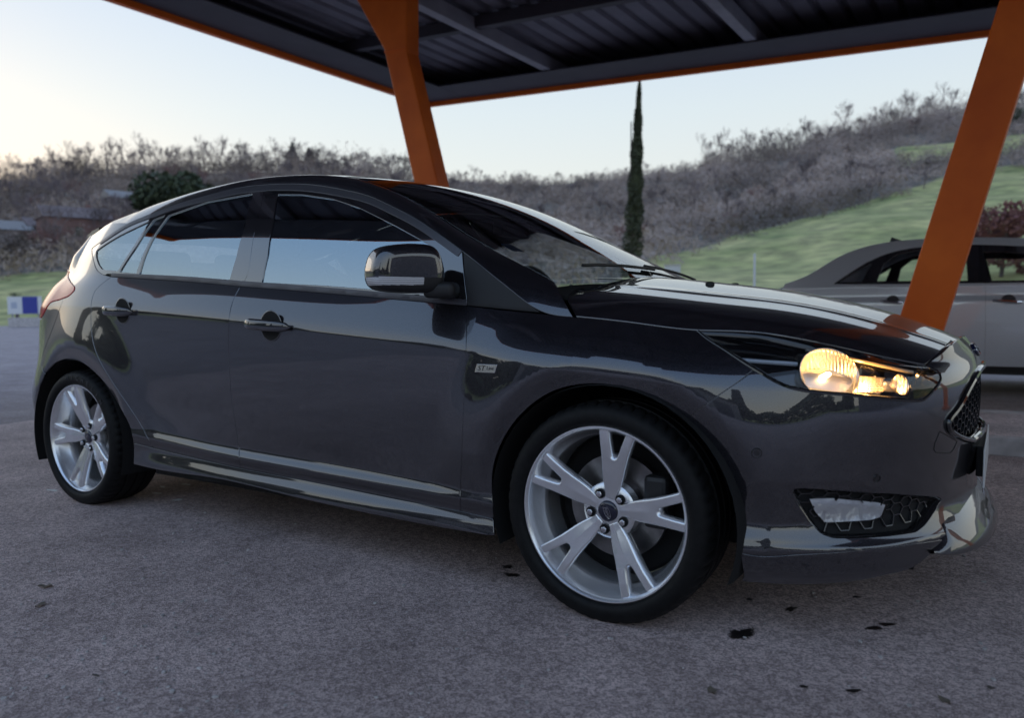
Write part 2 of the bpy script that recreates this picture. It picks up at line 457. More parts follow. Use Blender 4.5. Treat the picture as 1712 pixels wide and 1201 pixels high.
L10 = nspline([-.45, -.13, .05, .22, .40, .52, .66, .80, .95, 1.05, 1.15, UF],
              [(-.45, .817, .90), (-.13, .782, .862), (.05, .773, .842), (.22, .757, .823), (.395, .715, .814), (.49, .675, .797), (.575, .62, .773),
               (.66, .56, .747), (.745, .48, .724), (.787, .40, .745), (.808, .30, .772), (.826, 0, .784)])
_v, _r10 = row(0.72, zB, w10, (.815, .785), (-3.36, 1.085))
def r10(u):
    P = _r10(u); Q = L10(u)*[1, -1, 1]
    k = np.clip((u+.45)/.32, 0, 1)[:, None]; k = k*k*(3-2*k)
    return P*(1-k)+Q*k
ROWS.append((_v, r10))
# greenhouse rows above the belt
ZT = nspline([-3.3, -2.95, -2.7, -2.56, -2.3, -2.0, -1.86, -1.69, -1.42, -1.21, -1.03, -.79, -.52, -.2], [1.22, 1.27, 1.315, 1.345, 1.395, 1.43, 1.44, 1.44, 1.415, 1.375, 1.325, 1.235, 1.105, .91])
W10 = nspline([UT]+XK+[.3], [.60]+w10+[.75]); Z10 = nspline([UT]+XK+[.3], [1.09]+list(zB)+[.82])
def yG(x, z):
    t = np.clip((z-Z10(x))/.45, 0, 3)
    tail = np.clip((-2.3-x)/1.0, 0, 1)
    return W10(x)-(.10+.14*tail)*t-.14*t*t
def grow(k, tx):
    def f(u):
        x = np.maximum(u, -2.95); z0 = Z10(x); z = z0+(ZT(x)-z0)*k
        y = yG(x, z)
        xx = u.copy(); re = u < -2.95; tr = np.clip((-2.95-u)/.85, 0, 1)
        zt = z+tr*(-.02)
        xx = np.where(re, -2.95-(-2.95-tx)*PA(tr), xx); y = np.where(re, y*PB(tr), y)
        return np.stack([xx, -y, zt], -1)
    return f
ROWG = ROWS+[(.84, grow(.42, -3.23)), (.94, grow(.78, -3.14)), (1.04, grow(1.15, -3.05))]

def flare(P):
    """wheel-arch flares pushed out of the side"""
    for cx, cz, r0 in ((.012, .312, .362), (-2.652, .315, .362)):
        d = np.hypot(P[:, 0]-cx, (P[:, 2]-cz)*(1.0))
        t1 = np.clip((d-(r0-.005))/.078, 0, 1); t2 = np.clip((d-(r0+.073))/.20, 0, 1)
        a = np.where(d < r0+.073, t1*t1*(3-2*t1)*.55+t1*.45, 1-t2*t2*(3-2*t2))
        up = np.clip((P[:, 2]-.27)/.18, 0, 1)
        P[:, 1] -= .020*a*up*np.clip((-P[:, 1]-.3)/.3, 0, 1)
    return P
class Loft(Surf):
    def __init__(s, rows, dom, flip): s.rows = rows; s.dom = dom; s.flip = flip; s.v = [r[0] for r in rows]
    def ev(s, q):
        q = np.asarray(q, float); T = np.stack([f(q[:, 0]) for _, f in s.rows], 1)
        return flare(pchip_v(s.v, T, q[:, 1]))
BODY = Loft(ROWS, (UT, UF, 0.0, .72), 1.0)
SIDE = Loft(ROWG, (UT, -1.6, 0.0, 1.04), 1.0)
class Glaze(Surf):
    dom = (-3.1, 0.0, .84, 1.46); flip = 1.0
    def ev(s, q): return np.stack([q[:, 0], -yG(q[:, 0], q[:, 1]), q[:, 1]], 1)
GLZ = Glaze()
# roof / screens: edge curve E(x) and centre profile
EX = nspline([-3.25, -3.0, -2.7, -2.2, -1.75, -1.45, -1.22, -1.0, -.71, -.59, -.365, -.25, -.15],
             [(.42, 1.255), (.500, 1.312), (.542, 1.365), (.553, 1.422), (.553, 1.441), (.560, 1.428), (.572, 1.396), (.598, 1.33), (.645, 1.192), (.662, 1.126), (.688, 1.022), (.70, .968), (.71, .925)])
ZCEN = nspline([-3.25, -3.0, -2.7, -2.3, -1.9, -1.6, -1.3, -1.1, -.9, -.72, -.54, -.36, -.2], [1.325, 1.370, 1.412, 1.450, 1.466, 1.463, 1.440, 1.404, 1.335, 1.256, 1.168, 1.076, .99])
class Top(Surf):
    dom = (-3.25, -.12, 0.0, .72); flip = -1.0
    def ev(s, q):
        e = EX(q[:, 0]); t = q[:, 1]/.72
        zc = ZCEN(q[:, 0])
        return np.stack([q[:, 0], -e[:, 0]*t, zc+(e[:, 1]-zc)*(.8*np.abs(t)**2.2+.2*np.abs(t)**5)], 1)
TOP = Top()
HL = nspline([-.35, -.13, .05, .22, .395, .49, .575, .66, .745, .83], [(.80, .885), (.782, .862), (.773, .842), (.757, .823), (.715, .814), (.675, .797), (.62, .773), (.56, .747), (.49, .722), (.42, .69)])
ZH = nspline([-.35, -.25, -.10, .05, .25, .45, .63, .72, .80, .84], [1.005, .998, .985, .967, .940, .901, .850, .815, .780, .76])
class Hood(Surf):
    dom = (-.32, .83, 0.0, .78); flip = -1.0
    def ev(s, q):
        e = HL(q[:, 0]); t = q[:, 1]/.78; zc = ZH(q[:, 0])
        tt = (np.sqrt(t*t+.02)-.1414214)/.8685291
        g = .64*tt**1.04+.36*np.clip((np.abs(t)-.70)/.30, 0, 1)**2
        crease = .0022*np.exp(-((np.abs(t)-.50)/.045)**2)*np.clip((q[:, 0]+.35)/.4, 0, 1)
        return np.stack([q[:, 0], -e[:, 0]*t, zc+(e[:, 1]-zc)*g+crease], 1)
HOOD = Hood()
# ------------------------------------------------------------------ hatchback: panels
PAINT = car_paint('dark grey metallic paint', (.030, .029, .037))
TRIM = pbr('gloss black trim', (.012, .012, .014), .12, coat=1, coat_ior=2.4, coat_rough=.01)
PLASTIC = pbr('black textured plastic', (.018, .018, .02), .55, bump=(400, .2, .001))
RUBBER = pbr('rubber seal', (.01, .01, .011), .6)
DARK = pbr('dark cavity', (.006, .006, .007), .8)
CHROME = pbr('chrome', (.75, .75, .78), .08, metal=1)
GLASS = glassm('tinted side glass', (.58, .64, .64), 5.2, 0, (.78, .93, 1.0))
SCREEN = glassm('windscreen glass', (.93, .97, .95), 1.5)
CLEAR = glassm('clear lamp lens', (.96, .96, .97), 1.5)

car = empty('hatchback_car')
tag(car, 'dark grey five-door hatchback with silver split-spoke wheels and lit headlight under the canopy', 'car')

pB = BODY.pix; pS = SIDE.pix; pG = GLZ.pix; pT = TOP.pix; pH = HOOD.pix
def cat(*a): return np.vstack([np.asarray(x, float).reshape(-1, 2) for x in a])

SILL = [(223, 741), (255, 749), (300, 760), (360, 774), (401, 783), (480, 798), (600, 822), (700, 842), (769, 855), (822, 867)]
SPLIT = [(402, 479), (394, 493), (387, 510), (383.5, 530), (382, 560), (383, 600), (385, 640), (389, 680), (394, 715), (399, 750), (401, 783)]
DFRONT = [(780, 511), (780, 545), (779, 580), (777, 635), (774, 690), (772, 750), (770, 800), (769, 855)]
DREAR = [(186, 463), (168, 477), (157, 490), (153, 505), (152, 530), (154, 564), (165, 600), (180, 627), (210, 672), (236, 712), (255, 749)]
BELT = [(186, 463), (240, 466), (300, 470), (350, 474), (402, 479), (480, 485), (600, 495), (700, 504), (780, 511)]
AF = [(825, 868), (823, 830), (823, 791), (833, 753), (856, 711), (894, 673), (932, 652), (974, 643), (1020, 644), (1066, 657), (1124, 684), (1147, 703)]
AF2 = [(1147, 703), (1162, 719), (1193, 761), (1219, 814), (1235, 868), (1237, 925)]
HLTOP = [(1167, 553), (1220, 554), (1280, 558), (1340, 568), (1407, 582), (1474, 597), (1548, 612)]
HLEND = [(1548, 612), (1563, 618), (1572, 625), (1574, 632), (1569, 644), (1551, 664), (1543, 670), (1536, 671)]
HLBOT = [(1167, 553), (1177, 562), (1207, 582), (1240, 604), (1274, 625), (1307, 643), (1347, 654), (1407, 660), (1474, 667), (1536, 671)]
FB = [(1262, 618), (1230, 642), (1190, 670), (1147, 703)]
AR = [(223, 741), (219, 720), (204, 687), (180, 648), (156, 621), (135, 606), (114, 601), (90, 609), (76, 624)]
sc = lambda pts, step=6.: smooth_curve(pts, step)
rv = lambda p: np.asarray(p)[::-1]
bS = lambda pts: pB(sc(pts, 9.))

front_door = panel('front_door', BODY, cat(bS(BELT[4:]), bS(DFRONT)[1:], bS(rv(SILL[4:9]))[1:], bS(rv(SPLIT))[1:-1]), PAINT, car)
rear_door = panel('rear_door', BODY, cat(bS(BELT[:5]), bS(SPLIT)[1:], bS(rv(SILL[1:5]))[1:], bS(rv(DREAR))[1:-1]), PAINT, car)
top_f = [(780, 511), (840, 518), (903, 524), (963, 530), (1060, 540), (1167, 553)]
i0 = 4
fender = panel('front_fender', BODY, cat(bS(top_f), bS(HLBOT[:5])[1:-2], bS(FB), bS(rv(AF))[1:], pB([(822, 867)]), bS(SILL[8:])[::-1][1:], bS(rv(DFRONT))[1:-1]), PAINT, car)

V3 = lambda u, v: np.array([(u, v)])
# --- bumper half, centreline completed by mirroring
hood_front = [(1548, 612), (1565, 596), (1580, 581), (1592, 569)]
GR = [(1640, 614), (1631, 627), (1612, 660), (1594, 690), (1582, 708), (1583, 717), (1592, 726), (1608, 734), (1624, 737)]      # upper grille, outer edge
gr = pB(sc(GR, 6)); gtop = gr[0]; gbot = gr[-1]
LG = [(1634, 812), (1618, 838), (1602, 862), (1588, 886)]                                                      # lower intake, outer end
lg = pB(sc(LG, 6))
lipv = .112
LIP = [(1237, 925), (1264, 930), (1320, 928.5), (1397, 924), (1490, 914), (1560, 905), (1579, 902)]
lip = pB(sc(LIP, 8))
lip = lip[lip[:, 0] < 1.06]
bump = cat(bS(rv(FB)), bS(HLBOT[4:])[2:], bS(rv(HLEND))[1:], bS(hood_front)[1:-1], V3(1.13, .717), V3(1.22, .717), V3(UF, .717),
           V3(UF, gtop[1]), V3((UF+gtop[0])/2, gtop[1]), gr, V3((UF+gbot[0])/2, gbot[1]), V3(UF, gbot[1]),
           V3(UF, lg[0][1]), lg, V3(lg[-1][0]-.02, lipv+.004), lip[::-1][1:], bS(rv(AF2))[1:-1])
FOG = [(1325, 824), (1328, 818), (1345, 817), (1397, 820), (1491, 826), (1571, 832), (1575, 836), (1565, 852), (1547, 877), (1531, 890), (1491, 896), (1429, 900), (1394, 900), (1373, 893), (1354, 874), (1335, 846)]
fog = pB(FOG)
bumper = panel('front_bumper', BODY, bump, PAINT, car, holes=[fog], gap=.0012, h=.013, mirror='join', fold=.02)
hoodp = cat(pH(sc([(963, 528), (1060, 538.5), (1160, 550.5), (1220, 552), (1280, 556), (1340, 566), (1407, 580), (1474, 595), (1547, 609.5)], 8)),
            pH(sc([(1547, 609.5), (1564, 594), (1579, 580), (1590, 569)], 6))[1:], V3(.812, .25), V3(.822, 0.0), V3(-.235, 0), V3(-.225, .3), V3(-.21, .55), pH([(937, 474), (941, 486), (952, 507)]))
hood = panel('hood', HOOD, hoodp, PAINT, car, mirror='join', gap=.0016)
# headlamp lens
hl = cat(bS(HLTOP), bS(HLEND)[1:], bS(rv(HLBOT))[1:-1])
lens = panel('headlamp_lens', BODY, hl, CLEAR, car, fold=.006, h=.012, off=-.001)
skirt = panel('side_skirt', BODY, cat(bS(SILL), pB([(825, 869), (825.5, 896)]), bS([(822, 897), (700, 876), (600, 856), (480, 829), (360, 801), (261, 786), (223, 777)])[1:]), PAINT, car, gap=.0025)
lipb = pB(sc([(1570, 913), (1547, 936), (1522, 952), (1491, 961), (1429, 973), (1366, 978), (1300, 978), (1239, 974)], 8))
lipp = panel('bumper_lip', BODY, cat(lip, lipb), PAINT, car, gap=.003)
# --- quarter panel
tail_top = near(SIDE, [(-3.16, -.58, 1.10), (-3.13, -.55, 1.17), (-3.06, -.54, 1.225), (-2.98, -.57, 1.26), (-2.85, -.62, 1.285), (-2.74, -.64, 1.305)])
TL = [(116, 454), (114, 461), (116, 468), (121, 475), (126, 482), (122, 489), (114, 496), (106, 499)]
QB = [(106, 499), (98, 522), (90, 544), (83, 562), (76, 580), (70, 602), (70, 616), (76, 624)]
quarter = panel('quarter_panel', SIDE, cat(pS(sc(DREAR, 9)), pS([(240, 745.5)]), pS(sc(AR, 9)), pS(sc(rv(QB), 8))[1:], pS(sc(rv(TL), 6))[1:], tail_top,
           pS([(216, 373), (198, 384), (180, 396), (166, 406), (153.5, 415), (153.5, 422), (156, 435), (159, 446), (163, 453), (172, 459)])), PAINT, car)
# tail lamp, tailgate, rear bumper
tl_low = [(106, 499), (98, 502), (85, 506), (77, 518), (69, 533)]
tail_in = near(SIDE, [(-3.36, -.62, .86), (-3.40, -.50, .90), (-3.395, -.48, .97), (-3.34, -.53, 1.05), (-3.27, -.52, 1.088), (-3.16, -.575, 1.098)])
TAILRED = pbr('red tail lamp lens', (.60, .012, .018), .22, coat=.15, spec=.4)
taillamp = panel('tail_lamp', SIDE, cat(pS(sc(TL, 6)), pS(sc(tl_low, 6))[1:], tail_in), TAILRED, car, h=.012, off=.003)
rb = cat(pS(sc(QB, 8))[:-1], pS([(75, 626), (66, 645), (62, 668), (61, 690), (62, 720), (66, 742)]), near(SIDE, [(-3.15, -.80, .235), (-3.38, -.5, .225), (-3.40, 0, .23), (-3.44, 0, .80), (-3.40, -.45, .83), (-3.36, -.62, .853)]), pS(rv(sc(tl_low, 6)))[:-1])
rear_bumper = panel('rear_bumper', SIDE, rb, PAINT, car, mirror='join')
def nearS(p): return near(SIDE, p)
tailgate = panel('tailgate', SIDE, nearS([(-3.42, 0, .81), (-3.40, -.45, .84), (-3.39, -.49, .90), (-3.385, -.47, .97), (-3.33, -.51, 1.045), (-3.30, -.56, 1.09), (-3.31, -.3, 1.12), (-3.33, 0, 1.12)]), PAINT, car, mirror='join')
rear_glass = panel('rear_window', SIDE, nearS([(-3.33, 0, 1.125), (-3.31, -.3, 1.125), (-3.27, -.555, 1.10), (-3.12, -.61, 1.20), (-3.10, -.60, 1.235), (-3.24, -.3, 1.265), (-3.25, 0, 1.27)]), GLASS, car, mirror='join', off=-.003)

# --- greenhouse
DTOP = [(153.5, 415), (166, 406), (180, 396), (216, 373), (255, 357), (285, 345), (320, 334), (360, 323), (399, 314), (444, 309), (480, 308), (516, 309), (570, 317), (621, 330), (660, 348), (690, 363), (726, 386), (772, 419)]
gS = lambda pts: pG(sc(pts, 8.))
BPIL = [(443, 310), (432, 360), (420, 415), (408, 470), (402, 479)]
fr_front = cat(gS(BPIL[::-1]), gS(DTOP[9:])[1:], pG([(776, 466), (780, 500), (780, 511)]), gS(rv(BELT[4:]))[1:-1])
GF = [(437, 472), (447, 425), (456, 370), (464, 324), (504, 324.5), (555, 332), (600, 347), (660, 377), (716, 408), (721, 420), (722, 450), (722, 491), (654, 486), (540, 477)]
frame_front = panel('door_frame', GLZ, fr_front, TRIM, front_door, holes=[pG(GF)], off=-.002, gap=.0015, h=.018)
win_front = panel('window', GLZ, pG(GF), GLASS, front_door, off=-.007, gap=-.003, fold=.003, h=.02)
fr_rear = cat(gS([(186, 463), (172, 459), (163, 453), (159, 446), (156, 435), (153.5, 422), (153.5, 415)]), gS(DTOP[:10])[1:], gS(BPIL)[1:], gS(rv(BELT[:5]))[1:-1])
GR1 = [(160, 419), (200, 393), (250, 369), (222, 412), (196, 453), (170, 450), (164, 442), (160, 430)]
GR2 = [(199, 454.5), (228, 410), (256, 367), (276, 359), (252, 396), (236, 430), (227, 457)]
GR3 = [(232, 459), (241, 428), (258, 392), (281, 360), (345, 337), (422, 323), (408, 380), (394, 430), (383, 468)]
frame_rear = panel('door_frame', GLZ, fr_rear, TRIM, rear_door, holes=[pG(GR1), pG(GR2), pG(GR3)], off=-.002, gap=.0015, h=.016)
win_rear = [panel('window', GLZ, pG(g), GLASS, rear_door, off=-.007, gap=-.003, fold=.003, h=.02) for g in (GR1, GR2, GR3)]
sail = panel('window_sail', GLZ, cat(gS([(774, 421), (840, 473), (903, 523)]), gS([(903, 523), (840, 517), (781, 511)])[1:], pG([(780, 500), (777, 466)])), PLASTIC, fender, off=-.002, gap=.0015)
# belt moulding and top moulding: slim satin strips over the frames
SATIN = pbr('satin dark moulding', (.10, .10, .115), .35, metal=.4)
def strip(name, line, width, parent, mat, off=.002):
    p = sc(line, 8.); t = np.gradient(p, axis=0); t /= np.linalg.norm(t, axis=1)[:, None]
    n = np.stack([t[:, 1], -t[:, 0]], 1)
    w = np.interp(np.linspace(0, 1, len(p)), np.linspace(0, 1, len(width)), width)[:, None]
    return panel(name, GLZ, cat(pG(p), pG(rv(p+n*w))), mat, parent, off=off, gap=.0008, h=.012, fold=.006)
strip('belt_moulding', BELT[4:], (9, 9.5, 10), front_door, SATIN)
strip('belt_moulding', BELT[:5], (6, 8, 9), rear_door, SATIN)
strip('window_moulding', [(p[0], p[1]) for p in DTOP[9:]][::-1], (12, 12, 11, 11, 9), front_door, SATIN, .0015)
strip('window_moulding', DTOP[1:10][::-1], (10, 9, 7, 5, 3), rear_door, SATIN, .0015)
# rail between window line and roof: A pillar, cant rail
At = pG(sc(DTOP[2:]+[(840, 474), (900, 521)], 6.)); A3 = GLZ.ev(At); foot = BODY.ev(pB([(908, 525.5), (935, 528), (962, 531)]))
A3 = np.vstack([[(-3.0, -.575, 1.240), (-2.9, -.605, 1.270), (-2.79, -.63, 1.288)], A3[np.argsort(A3[:, 0])][2:], foot])
d = np.r_[0, np.cumsum(np.linalg.norm(np.diff(A3, axis=0), axis=1))]
FA = nspline(np.linspace(0, d[-1], 40), np.stack([np.interp(np.linspace(0, d[-1], 40), d, A3[:, k]) for k in range(3)], 1)); DA = d[-1]
axs = np.linspace(0, DA, 60); fx = FA(axs)[:, 0]; ex = fx+np.interp(fx, [-3.1, -2.4, -1.8, -1.2, -.8, -.5, -.2, -.13], [-.03, -.01, 0, -.03, -.07, -.09, -.095, -.088])
EXS = nspline(axs[::4], ex[::4])
class Rail(Surf):
    dom = (0, DA, 0.0, .10); flip = 1.0
    def ev(s, q):
        a = FA(q[:, 0]); x = EXS(q[:, 0]); e = EX(x); Cc = np.stack([x, -e[:, 0], e[:, 1]], 1)
        t = (q[:, 1]/.10)[:, None]
        g = Cc-a; n = np.stack([np.zeros(len(a)), -np.abs(g[:, 2]), np.abs(g[:, 1])], 1); n /= np.linalg.norm(n, axis=1)[:, None]+1e-9
        return a+g*t+n*(4*t*(1-t))*.014
RAIL = Rail()
k = np.linspace(.02, DA-.01, 60)
rail = panel('roof_rail', RAIL, cat(np.stack([k, k*0+.002], 1), np.stack([k[::-1], k*0+.098], 1)), PAINT, car, gap=.0, h=.012)
# A-pillar foot between rail, hood and fender
# windscreen and roof
HDR = -1.27
def top_loop(x0, x1, bow0, bow1, t=.72):
    y = np.linspace(0, t, 14)
    a = [(x0+bow0*(q/t)**2, q) for q in y]; b = [(x1+bow1*(q/t)**2, q) for q in y]
    m = [(x, t) for x in np.linspace(x0+bow0, x1+bow1, 30)[1:-1]]
    return np.array(a+m+b[::-1])
screen = panel('windscreen', TOP, top_loop(HDR, -.20, .03, -.05, .70), SCREEN, car, mirror='join', gap=.001, h=.03, off=-.002)
roof = panel('roof', TOP, top_loop(-3.13, HDR-.004, .11, .03), PAINT, car, mirror='join', gap=.0012, h=.02)
V = []; ny = 15
for i in range(ny):
    y = -.56+1.12*i/(ny-1); c_ = .045*(1-(y/.56)**2); b_ = .04*(1-(y/.56)**2)
    V += [(-2.96, y, 1.315+c_), (-3.02-b_, y, 1.303+c_*.9), (-3.065-b_, y, 1.284+c_*.8), (-3.07-b_, y, 1.272+c_*.8), (-3.03-b_, y, 1.250+c_*.7), (-2.97, y, 1.235+c_*.5)]
mesh('spoiler', V, [(i*6+k, (i+1)*6+k, (i+1)*6+k+1, i*6+k+1) for i in range(ny-1) for k in range(5)]+[tuple(range(6)), tuple(range((ny-1)*6, ny*6))[::-1]], PAINT, car, smooth=True, sharp=50, face='out')
cowl = panel('cowl', TOP, top_loop(-.215, -.135, -.05, -.05, .70), DARK, car, mirror='join', h=.03, off=-.035)
# ------------------------------------------------------------------ hatchback: fittings
def body_pt(px, py, depth=0.0, surf=None):
    s = surf or BODY; q = s.pix([(px, py)]); return s.ev(q)[0]-s.nrm(q)[0]*depth, s.nrm(q)[0]
def frame(p, n, up=(0, 0, 1)):
    """matrix with local z along n and local y close to up"""
    n = Vector(n).normalized(); u = Vector(up); x = u.cross(n).normalized(); y = n.cross(x)
    return Matrix(((x.x, y.x, n.x, p[0]), (x.y, y.y, n.y, p[1]), (x.z, y.z, n.z, p[2]), (0, 0, 0, 1)))
def offset_loop(surf, loop, off, ins=0.0, step=.01):
    q = resample(loop, step, True); q = inset(q, ins) if ins else q
    return surf.ev(q)+surf.nrm(q)*off
def bowl(name, surf, loop, offs, mat, parent):
    """walls going down from loop through (offset, inset) levels, closed by a floor"""
    m = MB(); rings = [offset_loop(surf, loop, o, i) for o, i in offs]; n = len(rings[0]); V = np.vstack(rings)
    Fc = [(r*n+i, r*n+(i+1) % n, (r+1)*n+(i+1) % n, (r+1)*n+i) for r in range(len(rings)-1) for i in range(n)]
    P0 = offset_loop(surf, loop, 0).mean(0); Va = np.asarray(V); f0 = Fc[0]; nrm_ = np.cross(Va[f0[1]]-Va[f0[0]], Va[f0[3]]-Va[f0[0]])
    if nrm_@(P0-Va[f0[0]]) < 0: Fc = [f[::-1] for f in Fc]
    return mesh(name, V, Fc, mat, parent, smooth=True, sharp=50)
def hexmesh(surf, loop, size, off, rad, wide=1.0, depth=None, skip=None):
    """honeycomb of thin bars inside loop"""
    lo, hi = loop.min(0), loop.max(0); m = MB(); seen = set()
    dx = size*1.5*wide; dy = size*math.sqrt(3)
    na = int((hi[0]-lo[0])/dx)+2; nb = int((hi[1]-lo[1])/dy)+2
    segs = []
    for i in range(-1, na):
        for j in range(-1, nb):
            c = np.array([lo[0]+i*dx, lo[1]+(j+(i % 2)*.5)*dy])
            for k in range(6):
                a0, a1 = math.pi/3*k, math.pi/3*(k+1)
                p = c+[size*wide*math.cos(a0), size*math.sin(a0)]; q = c+[size*wide*math.cos(a1), size*math.sin(a1)]
                key = tuple(sorted((tuple(np.round(p, 4)), tuple(np.round(q, 4)))))
                if key in seen: continue
                seen.add(key); segs.append((p, q))
    S = np.array(segs); keep = inside(loop, S[:, 0]) & inside(loop, S[:, 1])
    if skip is not None: keep &= ~inside(skip, S.mean(1))
    S = S[keep]
    A = S[:, 0]; B = S[:, 1]
    PA_, NA_ = surf.ev(A), surf.nrm(A); PB_, NB_ = surf.ev(B), surf.nrm(B)
    for p, n, q, n2 in zip(PA_+NA_*off, NA_, PB_+NB_*off, NB_):
        d = (q-p)/np.linalg.norm(q-p); t = np.cross(d, n)*rad; dp = (depth or rad*2)
        V = [p-t, p+t, p+t-n*dp, p-t-n*dp, q-t, q+t, q+t-n2*dp, q-t-n2*dp]
        m.add(V, [(0, 1, 5, 4), (1, 2, 6, 5), (3, 0, 4, 7), (2, 3, 7, 6)])
    return m

# --- upper grille
gri = cat(V3(UF, gtop[1]-.004), V3((UF+gtop[0])/2, gtop[1]-.004), gr+[[.004, 0]], V3((UF+gbot[0])/2, gbot[1]+.004), V3(UF, gbot[1]+.004))
gri_back = panel('grille_backing', BODY, gri, DARK, car, off=-.045, gap=0, fold=0, mirror='join', h=.03)
GLOSS = pbr('gloss black plastic', (.01, .01, .011), .08, coat=1)
def mirror_mesh(o):
    me = o.data; n = len(me.vertices); V = np.array([v.co[:] for v in me.vertices]); Fc = [tuple(p.vertices) for p in me.polygons]
    me2 = bpy.data.meshes.new(me.name)
    me2.from_pydata(V.tolist()+(V*[1, -1, 1]).tolist(), [], Fc+[tuple(i+n for i in f[::-1]) for f in Fc])
    for m in me.materials: me2.materials.append(m)
    me2.polygons.foreach_set('use_smooth', [me.polygons[0].use_smooth]*len(me2.polygons))
    if me.polygons[0].use_smooth: me2.set_sharp_from_angle(angle=R_(40))
    o.data = me2; return o
gm = hexmesh(BODY, gri, .0185, -.012, .0011, 1.0, .012).build('grille_mesh', pbr('grille bars', (.03, .03, .034), .22, coat=.6), car); mirror_mesh(gm)
ring = BODY.ev(resample(gri, .01, False)); rn = BODY.nrm(resample(gri, .01, False))
m = MB().path((ring+rn*.002).tolist(), .0085, 8).build('grille_surround', GLOSS, car, smooth=True, sharp=60); mirror_mesh(m)
# emblem over the grille: oval badge on the nose panel
# lower intake
lgi = cat(V3(UF, lg[0][1]), lg, V3(UF-.12, .125), V3(UF, .122))
panel('intake_backing', BODY, lgi, DARK, car, off=-.05, gap=0, fold=0, mirror='join', h=.03)
m = hexmesh(BODY, lgi, .016, -.012, .0011, 1.0, .01).build('intake_mesh', pbr('intake bars', (.03, .03, .034), .3), car); mirror_mesh(m)
# splitter blade across the middle of the bumper
SPL = np.array([(.785, -.55, .240), (.825, -.49, .226), (.862, -.41, .218), (.892, -.30, .214), (.912, -.15, .212), (.918, 0, .212)])
sp = smooth_curve(SPL, .015); m = MB(); V = []; n = len(sp)
for i, p in enumerate(sp):
    t = sp[min(i+1, n-1)]-sp[max(i-1, 0)]; t /= np.linalg.norm(t); o = np.array([-t[1], t[0], 0]); o = o if o[0] > 0 else -o; o /= np.linalg.norm(o)
    e = min(1, i/5.)
    prof = [(-.055, .085*e+.012), (-.035, .075*e+.010), (-.015, .05*e+.008), (.0, .028*e+.006), (.010, .013*e+.003), (.012, .0), (.004, -.006), (-.05, -.008)]
    V += [p+o*a+np.array([0, 0, b]) for a, b in prof]
K = 8
Fc = [(i*K+k, i*K+(k+1) % K, (i+1)*K+(k+1) % K, (i+1)*K+k) for i in range(n-1) for k in range(K)]
m = mesh('splitter', V, Fc, PAINT, car, smooth=True, sharp=40, face='out'); mirror_mesh(m)
# number plate seen edge-on
MB().box((.893, 0, .415), (.005, .52, .112)).build('number_plate', pbr('white plate', (.75, .75, .75), .35), car, bevel=.002)
MB().box((.880, 0, .415), (.020, .30, .09)).build('plate_holder', PLASTIC, car, bevel=.003)

# --- fog lamp pocket
bowl('fog_pocket', BODY, fog, [(-.001, 0), (-.006, .006), (-.03, .012), (-.055, .016)], GLOSS, car)
panel('fog_pocket_floor', BODY, fog, DARK, car, off=-.05, gap=.010, fold=0, h=.02)
FL = [(1357, 838), (1400, 839), (1475, 844), (1489, 848), (1478, 866), (1460, 871), (1420, 874), (1381, 876), (1366, 860)]
fl = pB(FL)
hexm = hexmesh(BODY, inset(resample(fog, .008, True), .004), .0165, -.014, .0013, 1.35, .012, fl)
hexm.build('fog_grille', pbr('fog grille bars', (.03, .03, .033), .18, coat=.8), car)
FOGM, nn, bb = nodes('fog reflector'); bb.inputs['Base Color'].default_value = (.88, .89, .94, 1); bb.inputs['Metallic'].default_value = .2; bb.inputs['Roughness'].default_value = .25
tcn = nn.nodes.new('ShaderNodeTexCoord'); wv = nn.nodes.new('ShaderNodeTexNoise'); wv.inputs['Scale'].default_value = 26; bu = nn.nodes.new('ShaderNodeBump'); bu.inputs['Strength'].default_value = .9; bu.inputs['Distance'].default_value = .01
nn.links.new(tcn.outputs['Object'], wv.inputs['Vector']); nn.links.new(wv.outputs['Fac'], bu.inputs['Height']); nn.links.new(bu.outputs['Normal'], bb.inputs['Normal'])
class Tilted(Surf):
    """the bumper skin sunk deeper at the top than at the bottom, so that it looks up"""
    dom = BODY.dom
    def ev(s, q): q = np.asarray(q, float); k = np.clip((q[:, 1]-fl[:, 1].min())/np.ptp(fl[:, 1]), 0, 1)[:, None]; return BODY.ev(q)-BODY.nrm(q)*(.008+.015*k**.8)
panel('fog_reflector', Tilted(), fl, FOGM, car, gap=.001, fold=.0, h=.010)
panel('fog_lens', BODY, fl, CLEAR, car, off=-.006, gap=0, fold=.02, h=.012)

# --- parking sensors, tow-eye cover, washer nozzle
for q, r in (((1265, 758), .0125), ((1466, 800), .0105)):
    p, n = body_pt(*q); mt = frame(p, n)
    s = MB().lathe([(.0, .0015), (r*.62, .0015), (r*.66, -.003), (r*.74, -.003), (r*.8, .002), (r*.98, .0022), (r*1.08, .0005), (r*1.08, -.01)], 28, 'z', mt).build('parking_sensor', GLOSS, car, smooth=True, sharp=50)
tow = pB([(1571, 722), (1563, 741), (1561, 752), (1565, 757), (1588, 758), (1594, 752), (1600, 738)])
p3 = offset_loop(BODY, tow, .0002, 0, .004); MB().path(p3.tolist(), .0013, 5, True).build('tow_cover_seam', RUBBER, car)

